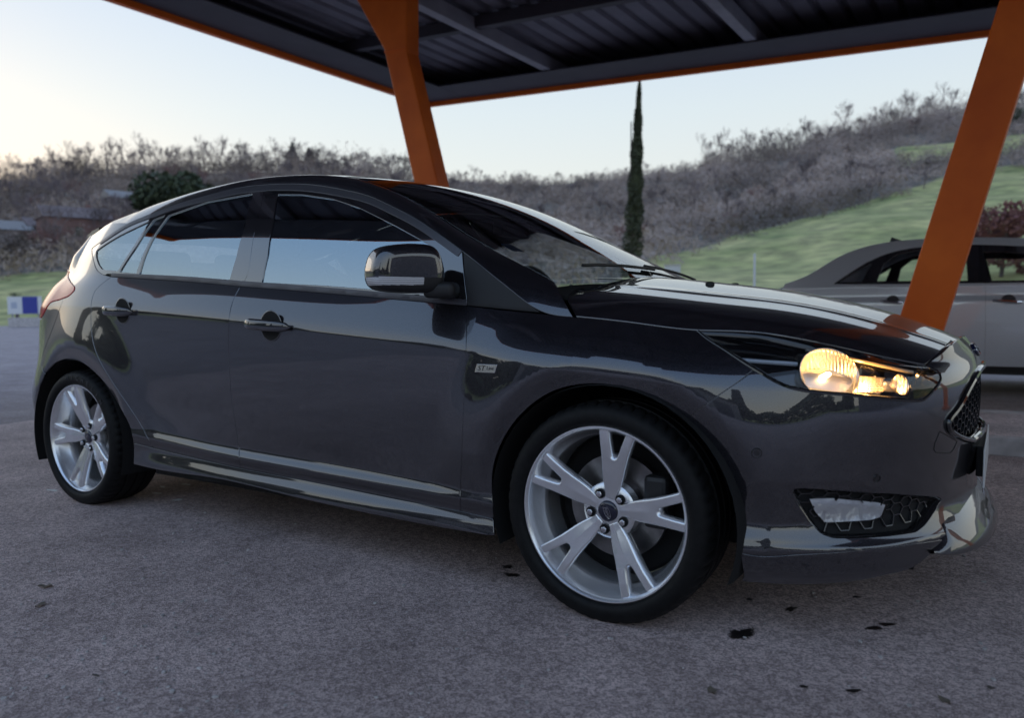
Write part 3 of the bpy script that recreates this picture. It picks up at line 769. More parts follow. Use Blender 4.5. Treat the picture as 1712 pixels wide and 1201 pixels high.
# --- headlamp
hin = resample(hl, .012, True)
bowl('headlamp_housing', BODY, hl, [(-.002, .002), (-.006, .008), (-.03, .014), (-.085, .03)], GLOSS, car)
panel('headlamp_floor', BODY, inset(hin, .02), pbr('lamp black', (.012, .012, .014), .2, coat=.5), car, off=-.082, gap=0, fold=0, h=.03)
WARM = (1.0, .52, .16)
REFL, nn, bb = nodes('lamp reflector'); bb.inputs['Base Color'].default_value = (.92, .86, .76, 1); bb.inputs['Metallic'].default_value = .9; bb.inputs['Roughness'].default_value = .34
tcn = nn.nodes.new('ShaderNodeTexCoord'); wv = nn.nodes.new('ShaderNodeTexWave'); wv.wave_type = 'BANDS'; wv.inputs['Scale'].default_value = 38; wv.inputs['Distortion'].default_value = 2; bu = nn.nodes.new('ShaderNodeBump'); bu.inputs['Strength'].default_value = .3; bu.inputs['Distance'].default_value = .003
nn.links.new(tcn.outputs['Object'], wv.inputs['Vector']); nn.links.new(wv.outputs['Fac'], bu.inputs['Height']); nn.links.new(bu.outputs['Normal'], bb.inputs['Normal'])
def bowl_lamp(name, px, py, r, depth, tilt, oval=1.25, mat=REFL):
    p, n = body_pt(px, py, depth); ax = (Vector(n)*(1-tilt)+Vector((1, -.12, .05))*tilt).normalized()
    mt = frame(p, ax)@Matrix.Diagonal((oval, 1, 1, 1))
    prof = [(.006, -.045), (.018, -.042), (.03, -.033), (.042, -.02), (.052, -.002), (.056, .010), (.058, .010)]
    return MB().lathe([(a*r/.056, b*r/.056) for a, b in prof], 40, 'z', mt).build(name, mat, car, smooth=True, sharp=80), mt
rf, mt = bowl_lamp('reflector', 1391, 618, .066, .034, .30, 1.28)
bulb = MB().lathe([(0, .012), (.004, .010), (.0065, .002), (.0065, -.02), (.004, -.034)], 16, 'z', mt).build('bulb', pbr('lit bulb', (1, .8, .5), .3, emit=((1.0, .62, .24), 9)), car, smooth=True)
ld = bpy.data.lights.new('headlamp_light', 'POINT'); ld.energy = 0.12; ld.color = (1.0, .40, .09); ld.shadow_soft_size = .006
lo = bpy.data.objects.new('headlamp_light', ld); COL.objects.link(lo); lo.parent = car; lo.location = (mt@Vector((0, 0, .004)))
# ribbed side reflector and round end lamp
TRAY = pbr('fill tray', (.85, .82, .78), .35, metal=.9)
panel('fill_tray', BODY, pB([(1345, 592), (1400, 586), (1470, 602), (1530, 615), (1552, 632), (1535, 656), (1440, 650), (1358, 640)]), TRAY, car, off=-.052, gap=0, fold=.0, h=.02)  # tray added to spread the amber light across the lens
RIB = pB([(1447, 611), (1494, 618), (1500, 630), (1496, 658), (1446, 654)])
panel('ribbed_reflector', BODY, RIB, REFL, car, off=-.045, gap=0, fold=.01, h=.01)
m = MB()
for k in range(11):
    y = 614+k*3.9; pp = BODY.pix([(1447, y+1), (1472, y+1.4), (1497, y+2)]); P = BODY.ev(pp)-BODY.nrm(pp)*.042; m.path(P.tolist(), .0016, 5)
m.build('reflector_ribs', REFL, car)
pos, mt2 = bowl_lamp('position_lamp', 1516, 640, .027, .022, .25, 1.1)
MB().lathe([(0, .006), (.012, .004), (.022, -.002), (.026, -.008)], 24, 'z', mt2).build('position_lens', glassm('frosted lens', (.9, .85, .82), 1.5, .15), car, smooth=True)
ld2 = bpy.data.lights.new('rib_fill_light', 'POINT'); ld2.energy = .26; ld2.color = (1.0, .50, .15); ld2.shadow_soft_size = .01
lo2 = bpy.data.objects.new('rib_fill_light', ld2); COL.objects.link(lo2); lo2.parent = car
pq, nq = body_pt(1470, 636, .022); lo2.location = pq  # added fill light over the ribs, outside the round lamp
ld3 = bpy.data.lights.new('end_fill_light', 'POINT'); ld3.energy = .035; ld3.color = (1.0, .55, .2); ld3.shadow_soft_size = .008  # added fill light that brightens the dark end of the lens
lo3 = bpy.data.objects.new('end_fill_light', ld3); COL.objects.link(lo3); lo3.parent = car; lo3.location = body_pt(1512, 628, .03)[0]
m = MB()
for k in range(7):
    pp = BODY.pix([(1535+k*3, 622+k*1.0), (1538+k*2.2, 660-k*3)]); P = BODY.ev(pp)-BODY.nrm(pp)*.03; m.path(P.tolist(), .0012, 4)
m.build('lamp_fins', GLOSS, car)
panel('lamp_bezel', BODY, pB([(1185, 560), (1230, 562), (1300, 574), (1338, 588), (1334, 606), (1350, 640), (1322, 640), (1285, 622), (1240, 594)]), GLOSS, car, off=-.028, gap=0, fold=.01, h=.014)
m = MB(); pp = BODY.pix(sc([(1241, 593), (1290, 597), (1336, 600)], 8)); P = BODY.ev(pp)-BODY.nrm(pp)*.024  # pale bar painted in place of a bright reflection in the lamp
m.path(P.tolist(), .006, 8).build('lamp_strip', pbr('pale lamp strip', (.6, .65, .75), .15, spec=.8), car, smooth=True)
gk = cat(bS(HLEND), bS(rv(HLBOT))[1:]); gp = BODY.ev(gk)-BODY.nrm(gk)*.0045; MB().path(gp.tolist(), .0062, 8).build('lamp_gasket', GLOSS, car, smooth=True)
# bright upper strip of the lamp
pp = BODY.pix(sc([(1350, 577), (1420, 590), (1480, 603), (1530, 614)], 8)); P = BODY.ev(pp)-BODY.nrm(pp)*.016
MB().path(P.tolist(), .005, 8).build('lamp_strip', pbr('pale lamp strip warm', (.7, .6, .45), .2, spec=.8), car, smooth=True)

# --- door handles
def handle(px0, px1, y0, cup, rc, parent):
    p, n = body_pt(*cup); mt = frame(p, n)
    MB().lathe([(rc, .0012), (rc*1.06, .0016), (rc*1.1, 0)], 36, 'z', mt).build('handle_cup_rim', PAINT, parent, smooth=True, sharp=60)
    MB().lathe([(0, .0008), (rc*.6, .0009), (rc, .0012)], 36, 'z', mt).build('handle_cup', DARK, parent, smooth=True)
    a, na = body_pt(px0, y0[0]); b, nb = body_pt(px1, y0[1]); d = b-a; L = np.linalg.norm(d); d = d/L; N = (na+nb)/2; N /= np.linalg.norm(N); up = np.cross(N, d); up = up if up[2] > 0 else -up
    V = []; Fc = []; ns = 17; K = 12
    for i in range(ns):
        t = i/(ns-1); e = math.sqrt(max(.0, 1-abs(2*t-1)**6)); lift = .006+.026*(1-abs(2*t-1)**4)
        c = a+d*(L*t)+N*lift
        for k in range(K):
            th = 2*math.pi*k/K; ct, st = math.cos(th), math.sin(th)
            V.append(c+N*(.0100*abs(ct)**.7*np.sign(ct)*max(e, .05))+up*(.0205*abs(st)**.7*np.sign(st)*max(e, .05)))
    Fc = [(i*K+k, i*K+(k+1) % K, (i+1)*K+(k+1) % K, (i+1)*K+k) for i in range(ns-1) for k in range(K)]+[tuple(range(K))[::-1], tuple(range((ns-1)*K, ns*K))]
    return mesh('door_handle', V, Fc, HANDLE, parent, smooth=True, sharp=70, face='out')
HANDLE = pbr('chrome-black handle', (.09, .09, .10), .10, metal=.7, coat=1)
handle(177, 225, (518.5, 522), (205, 520), .051, rear_door)
handle(412, 488, (541, 548), (453, 545), .052, front_door)

# --- mirror
mc = Vector((-.622, -.962, 1.008)); e1 = Vector((-.42, -.907, 0)); e2 = Vector((.907, -.42, 0))
MIRB = []; nu, nv = 120, 84
def spow(a, p): return math.copysign(abs(a)**p, a)
gridv = []
for i in range(nu):
    a = 2*math.pi*i/nu
    for j in range(nv+1):
        b = -math.pi/2+math.pi*j/nv
        cx = spow(math.cos(b), .36)*spow(math.cos(a), .42); cy = spow(math.cos(b), .36)*spow(math.sin(a), .42); cz = spow(math.sin(b), .55)
        hz = .078 if cz > 0 else .072
        sw = 1-.16*max(cz, 0)
        gridv.append(mc+e1*(.118*cx*sw)+e2*(.066*cy*(1-.10*max(cx, 0)))+Vector((0, 0, hz*cz*(1-.12*max(cx, 0)))))
def mir_part(name, test, mat):
    idx = {}; V = []; Fc = []
    for i in range(nu):
        for j in range(nv):
            q = [i*(nv+1)+j, ((i+1) % nu)*(nv+1)+j, ((i+1) % nu)*(nv+1)+j+1, i*(nv+1)+j+1]
            c = (gridv[q[0]]+gridv[q[2]])/2
            if test(c, i, j):
                f = []
                for k in q:
                    if k not in idx: idx[k] = len(V); V.append(gridv[k])
                    f.append(idx[k])
                a_, b_, c_ = V[f[0]], V[f[1]], V[f[2]]
                if (b_-a_).cross(c_-a_).dot(c-mc) < 0: f = f[::-1]
                Fc.append(f)
    return mesh(name, V, Fc, mat, mirror_e, smooth=True)
mirror_e = empty('door_mirror', (0, 0, 0), 0, car)
zc0, zc1 = .984, .960
isind = lambda c: zc1 < c.z < zc0 and (c-mc).dot(e2) > -.02 and (c-mc).dot(e1) > -.03
mir_part('mirror_cap', lambda c, i, j: c.z >= zc0, PAINT)
mir_part('mirror_base', lambda c, i, j: c.z < zc0 and not isind(c), PLASTIC)
IND, nn, bb = nodes('indicator lens'); bb.inputs['Roughness'].default_value = .1; bb.inputs['Coat Weight'].default_value = 1
tcn = nn.nodes.new('ShaderNodeTexCoord'); wv = nn.nodes.new('ShaderNodeTexWave'); wv.bands_direction = 'Z'; wv.inputs['Scale'].default_value = 60
rp = nn.nodes.new('ShaderNodeValToRGB'); rp.color_ramp.elements[0].color = (.35, .36, .38, 1); rp.color_ramp.elements[1].color = (.85, .85, .87, 1)
nn.links.new(tcn.outputs['Object'], wv.inputs['Vector']); nn.links.new(wv.outputs['Fac'], rp.inputs['Fac']); nn.links.new(rp.outputs['Color'], bb.inputs['Base Color'])
mir_part('mirror_indicator', lambda c, i, j: isind(c), IND)
MB().box((0, 0, 0), (.10, .11, .05), Matrix.Translation((-.555, -.865, .945))@Matrix.Rotation(R_(25), 4, 'Z')).build('mirror_foot', PLASTIC, mirror_e, bevel=.018, seg=3, smooth=True)

# --- model badge on the fender
def text_mesh(name, txt, size, mat, mtx, parent, depth=.0015, shear=0.0, font_scale=(1, 1)):
    cu = bpy.data.curves.new(name, 'FONT'); cu.body = txt; cu.size = size; cu.extrude = depth; cu.align_x = 'CENTER'; cu.align_y = 'CENTER'; cu.shear = shear; cu.resolution_u = 3
    o = bpy.data.objects.new(name, cu); COL.objects.link(o)
    dg = bpy.context.evaluated_depsgraph_get(); me = bpy.data.meshes.new_from_object(o.evaluated_get(dg))
    bpy.data.objects.remove(o); bpy.data.curves.remove(cu)
    me.transform(mtx@Matrix.Diagonal((font_scale[0], font_scale[1], 1, 1))); me.name = name; me.materials.clear()
    return link(name, me, mat, parent)
bp0, bn0 = body_pt(813, 616.5)
bx = Vector(body_pt(832, 617.5)[0]-body_pt(794, 616)[0]).normalized(); bn = Vector(bn0); by = bn.cross(bx)
bm_ = Matrix(((bx.x, by.x, bn.x, bp0[0]), (bx.y, by.y, bn.y, bp0[1]), (bx.z, by.z, bn.z, bp0[2]), (0, 0, 0, 1)))
badge = empty('badge', (0, 0, 0), 0, fender)
BADGE = pbr('brushed badge', (.62, .62, .65), .25, metal=1)
MB().prism([(-.043, -.0125), (.035, -.0125), (.043, .0125), (-.035, .0125)], .0, .003, 'z', bm_).build('badge_plate', BADGE, fender, bevel=.001)
text_mesh('badge_lettering', 'ST', .021, GLOSS, bm_@Matrix.Translation((-.018, 0, .0032)), fender, .0006, .25, (1.25, 1))
text_mesh('badge_lettering', 'Line', .0145, GLOSS, bm_@Matrix.Translation((.017, .001, .0032)), fender, .0006, .15, (1.15, 1))
bpy.data.objects.remove(badge)

# --- twin panels on the left-hand side
def twin(o, parent=None):
    me = o.data.copy(); n = len(me.vertices); c = np.empty(n*3); me.vertices.foreach_get('co', c); c = c.reshape(-1, 3)*[1, -1, 1]
    nr = np.array([v.vector[:] for v in me.corner_normals]); vn = np.zeros((n, 3)); li = np.empty(len(me.loops), int); me.loops.foreach_get('vertex_index', li); vn[li] = nr*[1, -1, 1]
    F2 = [tuple(p.vertices)[::-1] for p in me.polygons]
    m2 = bpy.data.meshes.new(me.name); m2.from_pydata(c.tolist(), [], F2); m2.update(); m2.polygons.foreach_set('use_smooth', [True]*len(F2))
    for m in me.materials: m2.materials.append(m)
    m2.normals_split_custom_set_from_vertices(vn.tolist())
    t = bpy.data.objects.new(o.name.split('.')[0], m2); COL.objects.link(t); t.parent = parent or car
    bpy.data.meshes.remove(me)
    return t
for o in (front_door, rear_door, fender, quarter, lens, skirt, lipp, taillamp, rail):
    t = twin(o)
    for chd in list(o.children):
        if chd.name.split('.')[0] in ('door_frame', 'window', 'belt_moulding', 'window_sail'):
            q = twin(chd, t)
            if chd.name.startswith('window') and 'sail' not in chd.name and 'mould' not in chd.name: q.data.materials.clear(); q.data.materials.append(SCREEN)

LEFT = ('headlamp_housing', 'headlamp_floor', 'reflector', 'fill_tray', 'ribbed_reflector', 'position_lamp', 'lamp_bezel', 'lamp_gasket', 'lamp_strip', 'fog_pocket', 'fog_pocket_floor', 'fog_grille', 'fog_reflector', 'fog_lens', 'parking_sensor')
for o in list(car.children):
    if o.type == 'MESH' and o.name.split('.')[0] in LEFT: twin(o)
ml = empty('door_mirror', (0, 0, 0), 0, car)
for o in list(mirror_e.children): twin(o, ml)
# oval maker's emblem on the nose above the grille
qe = near(BODY, [(.86, 0, .742)])[0]; pe = BODY.ev(np.array([qe]))[0]; ne = BODY.nrm(np.array([qe]))[0]; ne = Vector((ne[0], 0, ne[2])).normalized()
me_ = frame((pe[0], 0, pe[2]), ne); ov_ = [(.058*math.cos(t), .023*math.sin(t)) for t in np.linspace(0, 2*math.pi, 41)[:-1]]
MB().prism(ov_, -.012, .004, 'z', me_).build('emblem', pbr('emblem blue', (.006, .012, .06), .12, coat=1), car, bevel=.002)
MB().path([me_@Vector((a*.93, b*.9, .0045)) for a, b in ov_], .0016, 6, True).build('emblem_ring', CHROME, car, smooth=True)
text_mesh('emblem_lettering', 'Ford', .036, CHROME, me_@Matrix.Translation((0, 0, .0045)), car, .0008, .35, (1.15, .9))
# --- cavity shell behind the panels, arch liners, floor
shell_loop = near(BODY, [(-3.3, -.6, .30), (-3.06, -.8, .30), (-3.03, -.85, .55), (-2.9, -.85, .70), (-2.65, -.87, .75), (-2.4, -.87, .70), (-2.24, -.87, .50), (-2.2, -.87, .25), (-1.3, -.87, .22), (-.42, -.87, .22), (-.40, -.87, .45), (-.28, -.87, .66), (0, -.87, .74), (.25, -.83, .68), (.37, -.80, .52), (.42, -.78, .30), (.55, -.74, .24), (.75, -.5, .25)])
shell_loop = np.vstack([shell_loop, [(1.05, .40), (.7, .45), (.30, .56), (.0, .66), (-.15, .712), (-.5, .712), (-1.5, .712), (-2.5, .712), (-3.3, .70)]])
panel('body_shell', BODY, shell_loop, DARK, car, off=-.022, gap=0, fold=0, h=.05)
panel('body_shell', BODY, shell_loop, DARK, car, off=-.022, gap=0, fold=0, h=.05, mirror='flip')
LINER = pbr('arch liner felt', (.010, .010, .011), .95, bump=(300, .5, .004))
for cx in (.012, -2.652):
    for sgn in (-1, 1):
        m = MB(); V = []; n = 30; prof = [(.362, .895), (.368, .86), (.372, .70), (.365, .55)]
        for i in range(n+1):
            t = math.pi*(-.12+1.24*i/n)
            for r, y in prof: V.append((cx+r*math.cos(t)*(1.02), sgn*y, .312+r*math.sin(t)))
            V.append((cx, sgn*.52, .3))
        Fc = [(i*5+k, i*5+k+1, (i+1)*5+k+1, (i+1)*5+k) for i in range(n) for k in range(4)]
        mesh('arch_liner', V, Fc, LINER, car, smooth=True)
MB().box((-1.3, 0, .24), (4.1, 1.2, .08)).box((-1.3, 0, .24), (1.7, 1.66, .10)).build('floor_pan', DARK, car)
MB().box((.45, 0, .5), (.5, .9, .45)).build('engine_block', DARK, car)
# --- wheels
ALLOY = pbr('silver alloy', (.90, .905, .93), .25, metal=.80, coat=.3, noise=(14, .05))
TYRE = pbr('tyre rubber', (.008, .008, .0085), .6, spec=.25, noise=(60, .35), bump=(220, .25, .0015))
DISC = pbr('brake disc', (.30, .29, .29), .35, metal=1, noise=(30, .2))
_sect = nspline([.03, .055, .075, .10, .13, .16, .19, .215, .239], [.0165, .020, .025, .0295, .0325, .0365, .0425, .048, .054])
def sector(r):   # half width of a spoke
    return _sect(r)
class SpokeS(Surf):
    dom = (0.02, .26, -.07, .07); flip = 1.0
    def ev(s, q):
        a, b = q[:, 0], q[:, 1]; r = np.hypot(a, b)
        y = np.interp(r, [.03, .06, .09, .12, .16, .20, .225, .24], [.046, .042, .035, .027, .018, .0115, .0095, .009])
        w = sector(a)
        nw = np.clip((a-.150)/.085, 0, 1)*.026; cr = np.clip(1-np.abs(b)/(w+1e-6)*1.0, 0, 1)
        y = y-.004*np.clip(1-np.abs(b)/.03, 0, 1)*np.clip((.15-a)/.06, 0, 1)
        return np.stack([a, y, b], 1)
SPK = SpokeS()
aa = np.linspace(.036, .2385, 26)
out_l = [(a, -sector(a)) for a in aa]
notch = [(.2385, -.030), (.20, -.021), (.170, -.0135), (.158, -.0095), (.154, 0), (.158, .0095), (.170, .0135), (.20, .021), (.2385, .030)]
out_r = [(a, sector(a)) for a in aa[::-1]]
spoke0 = panel('spoke', SPK, np.array(out_l+notch+out_r), ALLOY, None, gap=.004, h=.007, fold=.034, roll=.005, step=.004)
SPOKE_ME = spoke0.data; bpy.data.objects.remove(spoke0)
def lathe_me(name, prof, n, mat, sharp=35, closed=False):
    o = MB().lathe(prof, n, 'y', None, closed).build(name, mat, None, True, sharp); me = o.data; bpy.data.objects.remove(o); return me
RIM_ME = lathe_me('rim', [(.2495, .006), (.2500, .001), (.2475, -.0025), (.2440, -.0025), (.2400, .0015), (.2365, .008), (.2345, .016), (.2300, .024), (.2270, .050), (.2180, .062), (.2120, .085), (.2120, .19), (.225, .205), (.245, .212)], 96, ALLOY)
HUB_ME = lathe_me('hub', [(0, .0445), (.030, .0445), (.034, .0455), (.058, .046), (.072, .048), (.080, .054), (.083, .085), (.0, .09)], 48, ALLOY)
CAP_ME = lathe_me('centre_cap', [(0, .0365), (.015, .037), (.024, .0385), (.0295, .0415), (.0305, .047)], 40, pbr('navy wheel cap', (.006, .008, .028), .15, coat=1), 60)
DISC_ME = lathe_me('brake_disc', [(.07, .075), (.08, .105), (.085, .112), (.150, .112), (.150, .136), (.05, .136)], 64, DISC)
BACK_ME = lathe_me('wheel_back', [(0, .165), (.205, .165), (.211, .15)], 40, DARK)
tprof = [(.240, .012), (.2505, .004), (.2525, -.004), (.2590, -.0115), (.2700, -.0150), (.2850, -.0135), (.2970, -.0075), (.3055, .003), (.3105, .016), (.3130, .030), (.3138, .052), (.3065, .054), (.3065, .062), (.3140, .064), (.3142, .100), (.3065, .102), (.3065, .111), (.3142, .113), (.3140, .148), (.3065, .150), (.3065, .158), (.3138, .160), (.3125, .184), (.3055, .208), (.293, .222), (.270, .229), (.246, .222), (.234, .21)]
def tyre_mesh():
    n = 216; V = []; m = len(tprof)
    for i in range(n):
        t = 2*math.pi*i/n; gr_ = (i % 4 == 0)
        for k, (r, y) in enumerate(tprof):
            if 7 <= k <= 10 and gr_: r = r-.0065*(1 if k > 7 else .45)
            tt = t+(.02*(y-.02)/.03 if 8 <= k <= 10 else 0)
            z = r*math.sin(tt); z = max(z, -.3112+.0002*k) if False else z
            V.append((r*math.cos(tt), y, z))
    Fc = [(i*m+k, i*m+k+1, ((i+1) % n)*m+k+1, ((i+1) % n)*m+k) for i in range(n) for k in range(m-1)]
    me = bpy.data.meshes.new('tyre'); me.from_pydata(V, [], Fc); me.update(); me.polygons.foreach_set('use_smooth', [True]*len(Fc)); me.set_sharp_from_angle(angle=R_(38)); me.materials.append(TYRE)
    return me
TYRE_ME = tyre_mesh()
NUT = MB().lathe([(.0140, .004), (.0142, -.0015), (.0128, -.002), (.0120, .0005), (.0, .0008)], 20, 'y').build('nut_seat', DARK, None, True)
NUTS_ME = NUT.data; bpy.data.objects.remove(NUT)
hexp = [(.0092*math.cos(k*math.pi/3), .0092*math.sin(k*math.pi/3)) for k in range(6)]
NUT = MB().prism(hexp, -.012, .008, 'y').build('lug_nut', CHROME, None, bevel=.002, seg=3, smooth=True, sharp=30); NUT_ME = NUT.data; bpy.data.objects.remove(NUT)
BULGE = MB().box((0, 0, 0), (.07, .075, .15)).build('caliper', pbr('caliper iron', (.05, .05, .052), .5, metal=.6), None, bevel=.014); CAL_ME = BULGE.data; bpy.data.objects.remove(BULGE)
oval = [(.0205*math.cos(t), .0085*math.sin(t)) for t in np.linspace(0, 2*math.pi, 33)[:-1]]
def wheel(x, side, rot, steer=0.0, cam_=0.0):
    w = empty('wheel', (x, side*.8835, .3112), 0, car)
    w.rotation_euler = (0, 0, steer if side < 0 else math.pi+steer)
    link('tyre', TYRE_ME, None, w); link('rim', RIM_ME, None, w); link('hub', HUB_ME, None, w)
    link('wheel_back', BACK_ME, None, w); link('brake_disc', DISC_ME, None, w)
    cl = link('caliper', CAL_ME, None, w); cl.location = (.125, .115, .03)
    sp_ = []
    for k in range(5):
        a = rot+k*math.radians(72)
        s = link('spoke', SPOKE_ME, None, w); s.rotation_euler = (0, -a, 0)
        an = a+math.radians(36)
        nx, nz = .0535*math.cos(an), .0535*math.sin(an)
        q = link('nut_seat', NUTS_ME, None, w); q.location = (nx, .0420, nz)
        q = link('lug_nut', NUT_ME, None, w); q.location = (nx, .0425, nz); q.rotation_euler = (0, -an, 0)
    cp = link('centre_cap', CAP_ME, None, w)
    tilt = rot-R_(90)+R_(14)
    mt = Matrix.Translation((0, .0362, 0))@Matrix.Rotation(R_(90), 4, 'X')@Matrix.Rotation(tilt-R_(70), 4, 'Z')
    ringm = MB().path([(mt@Vector((a, b, .0005))) for a, b in oval], .0006, 4, True).build('cap_emblem', BADGE, w)
    text_mesh('cap_emblem', 'Ford', .0165, BADGE, mt@Matrix.Translation((0, 0, .0008)), w, .0003, .35, (.9, 1))
    return w
wf = wheel(0.0, -1, R_(80), .0098)
wr = wheel(-2.648, -1, R_(36))
wheel(0.0, 1, R_(40), .0098); wheel(-2.648, 1, R_(10))
# maker's lettering moulded on the rear tyre's side wall
LET = pbr('moulded lettering', (.055, .055, .06), .5)
for i, ch in enumerate('MICHELIN'):
    a = R_(100-i*8.6)
    mt = Matrix(((1, 0, 0, 0), (0, 0, -1, 0), (0, 1, 0, 0), (0, 0, 0, 1)))
    text_mesh('tyre_lettering', ch, .030, LET, Matrix.Translation((.281*math.cos(a), -.0148, .281*math.sin(a)))@Matrix.Rotation(-(a-R_(90)), 4, 'Y')@mt, wr, .0008, 0, (1.0, 1.0))

# --- cabin
SEAT = pbr('charcoal seat cloth', (.03, .03, .033), .85, noise=(90, .3))
DASH = pbr('soft dash plastic', (.02, .02, .022), .6, bump=(250, .2, .001))
def seat(x, y, w, name, hr=True):
    m = MB().box((x, y, .50), (.50, w, .16)).box((0, 0, .31), (.13, w, .62), Matrix.Translation((x-.24, y, .52))@Matrix.Rotation(R_(-20), 4, 'Y'))
    o = m.build(name, SEAT, car, bevel=.05, seg=4, smooth=True, sharp=60)
    if hr:
        MB().box((0, 0, .74), (.09, .26, .17), Matrix.Translation((x-.22, y, .52))@Matrix.Rotation(R_(-20), 4, 'Y')).build('head_restraint', SEAT, car, bevel=.035, seg=4, smooth=True, sharp=60)
seat(-1.42, -.37, .50, 'front_seat'); seat(-1.42, .37, .50, 'front_seat')
seat(-2.25, 0, 1.28, 'rear_bench', False)
for y in (-.42, 0, .42): MB().box((-2.62, y, 1.11), (.09, .25, .15)).build('head_restraint', SEAT, car, bevel=.035, seg=4, smooth=True, sharp=60)
MB().prism([(-.30, .60), (-.22, .93), (-.48, .955), (-.78, .90), (-.86, .78), (-.82, .60)], -.70, .70, 'y').build('dashboard', DASH, car, bevel=.03, seg=3, smooth=True, sharp=50)
MB().box((-1.05, 0, .50), (.9, .22, .24)).build('centre_console', DASH, car, bevel=.04, seg=3)
stw = Matrix.Translation((-.90, .37, .90))@Matrix.Rotation(R_(64), 4, 'Y')
ringp = [(.185*math.cos(t), .185*math.sin(t), 0) for t in np.linspace(0, 2*math.pi, 37)[:-1]]
MB().path([stw@Vector(p) for p in ringp], .016, 8, True).build('steering_wheel', pbr('leather rim', (.02, .02, .021), .45), car, smooth=True)
MB().box((0, 0, 0), (.12, .13, .05), stw).box((0, .1, 0), (.04, .13, .02), stw).box((0, -.1, 0), (.04, .13, .02), stw).box((.1, 0, 0), (.13, .04, .02), stw).build('steering_hub', DASH, car, bevel=.01)
MB().box((-.84, 0, 1.215), (.05, .23, .07)).box((-.80, 0, 1.255), (.08, .03, .03)).build('rear_view_mirror', PLASTIC, car, bevel=.012)
MB().box((-2.05, 0, 1.385), (1.3, .9, .01)).build('headliner', pbr('headliner', (.10, .10, .10), .9), car)
MB().box((-.47, .10, .962), (.14, .20, .003), Matrix.Rotation(R_(4), 4, 'Y')).build('paper_on_dash', pbr('white paper', (.75, .78, .78), .7), car)
MB().box((-.60, -.38, 1.105), (.004, .07, .055), Matrix.Translation((-.60, -.38, 1.105))@Matrix.Rotation(R_(-62), 4, 'Y')@Matrix.Translation((.60, .38, -1.105))).build('screen_sticker', pbr('blue sticker', (.10, .16, .30), .5), car)
# wipers and bonnet bump stop
for y0, y1 in ((-.45, .12), (.08, .60)):
    P = [TOP.ev(np.array([(-.235+.02*(1-abs(t)), 0.0)]))[0] for t in (0,)]
    pts = []
    for t in np.linspace(0, 1, 12):
        y = y0+(y1-y0)*t; q = np.array([(-.275+.025*t, abs(y)/.70*.72)]); p = TOP.ev(q)[0]; pts.append((p[0], y, p[2]+.012))
    MB().path(pts, .006, 6).build('wiper', PLASTIC, car)
for y in (-.33, .33):
    q = HOOD.pix([(1187, 476)]); p = HOOD.ev(q)[0]; y = math.copysign(p[1], y)
    MB().lathe([(.016, -.002), (.015, .006), (.010, .010), (0, .011)], 16, 'z', Matrix.Translation((p[0], y, p[2]))).build('washer_nozzle', PLASTIC, car, smooth=True)
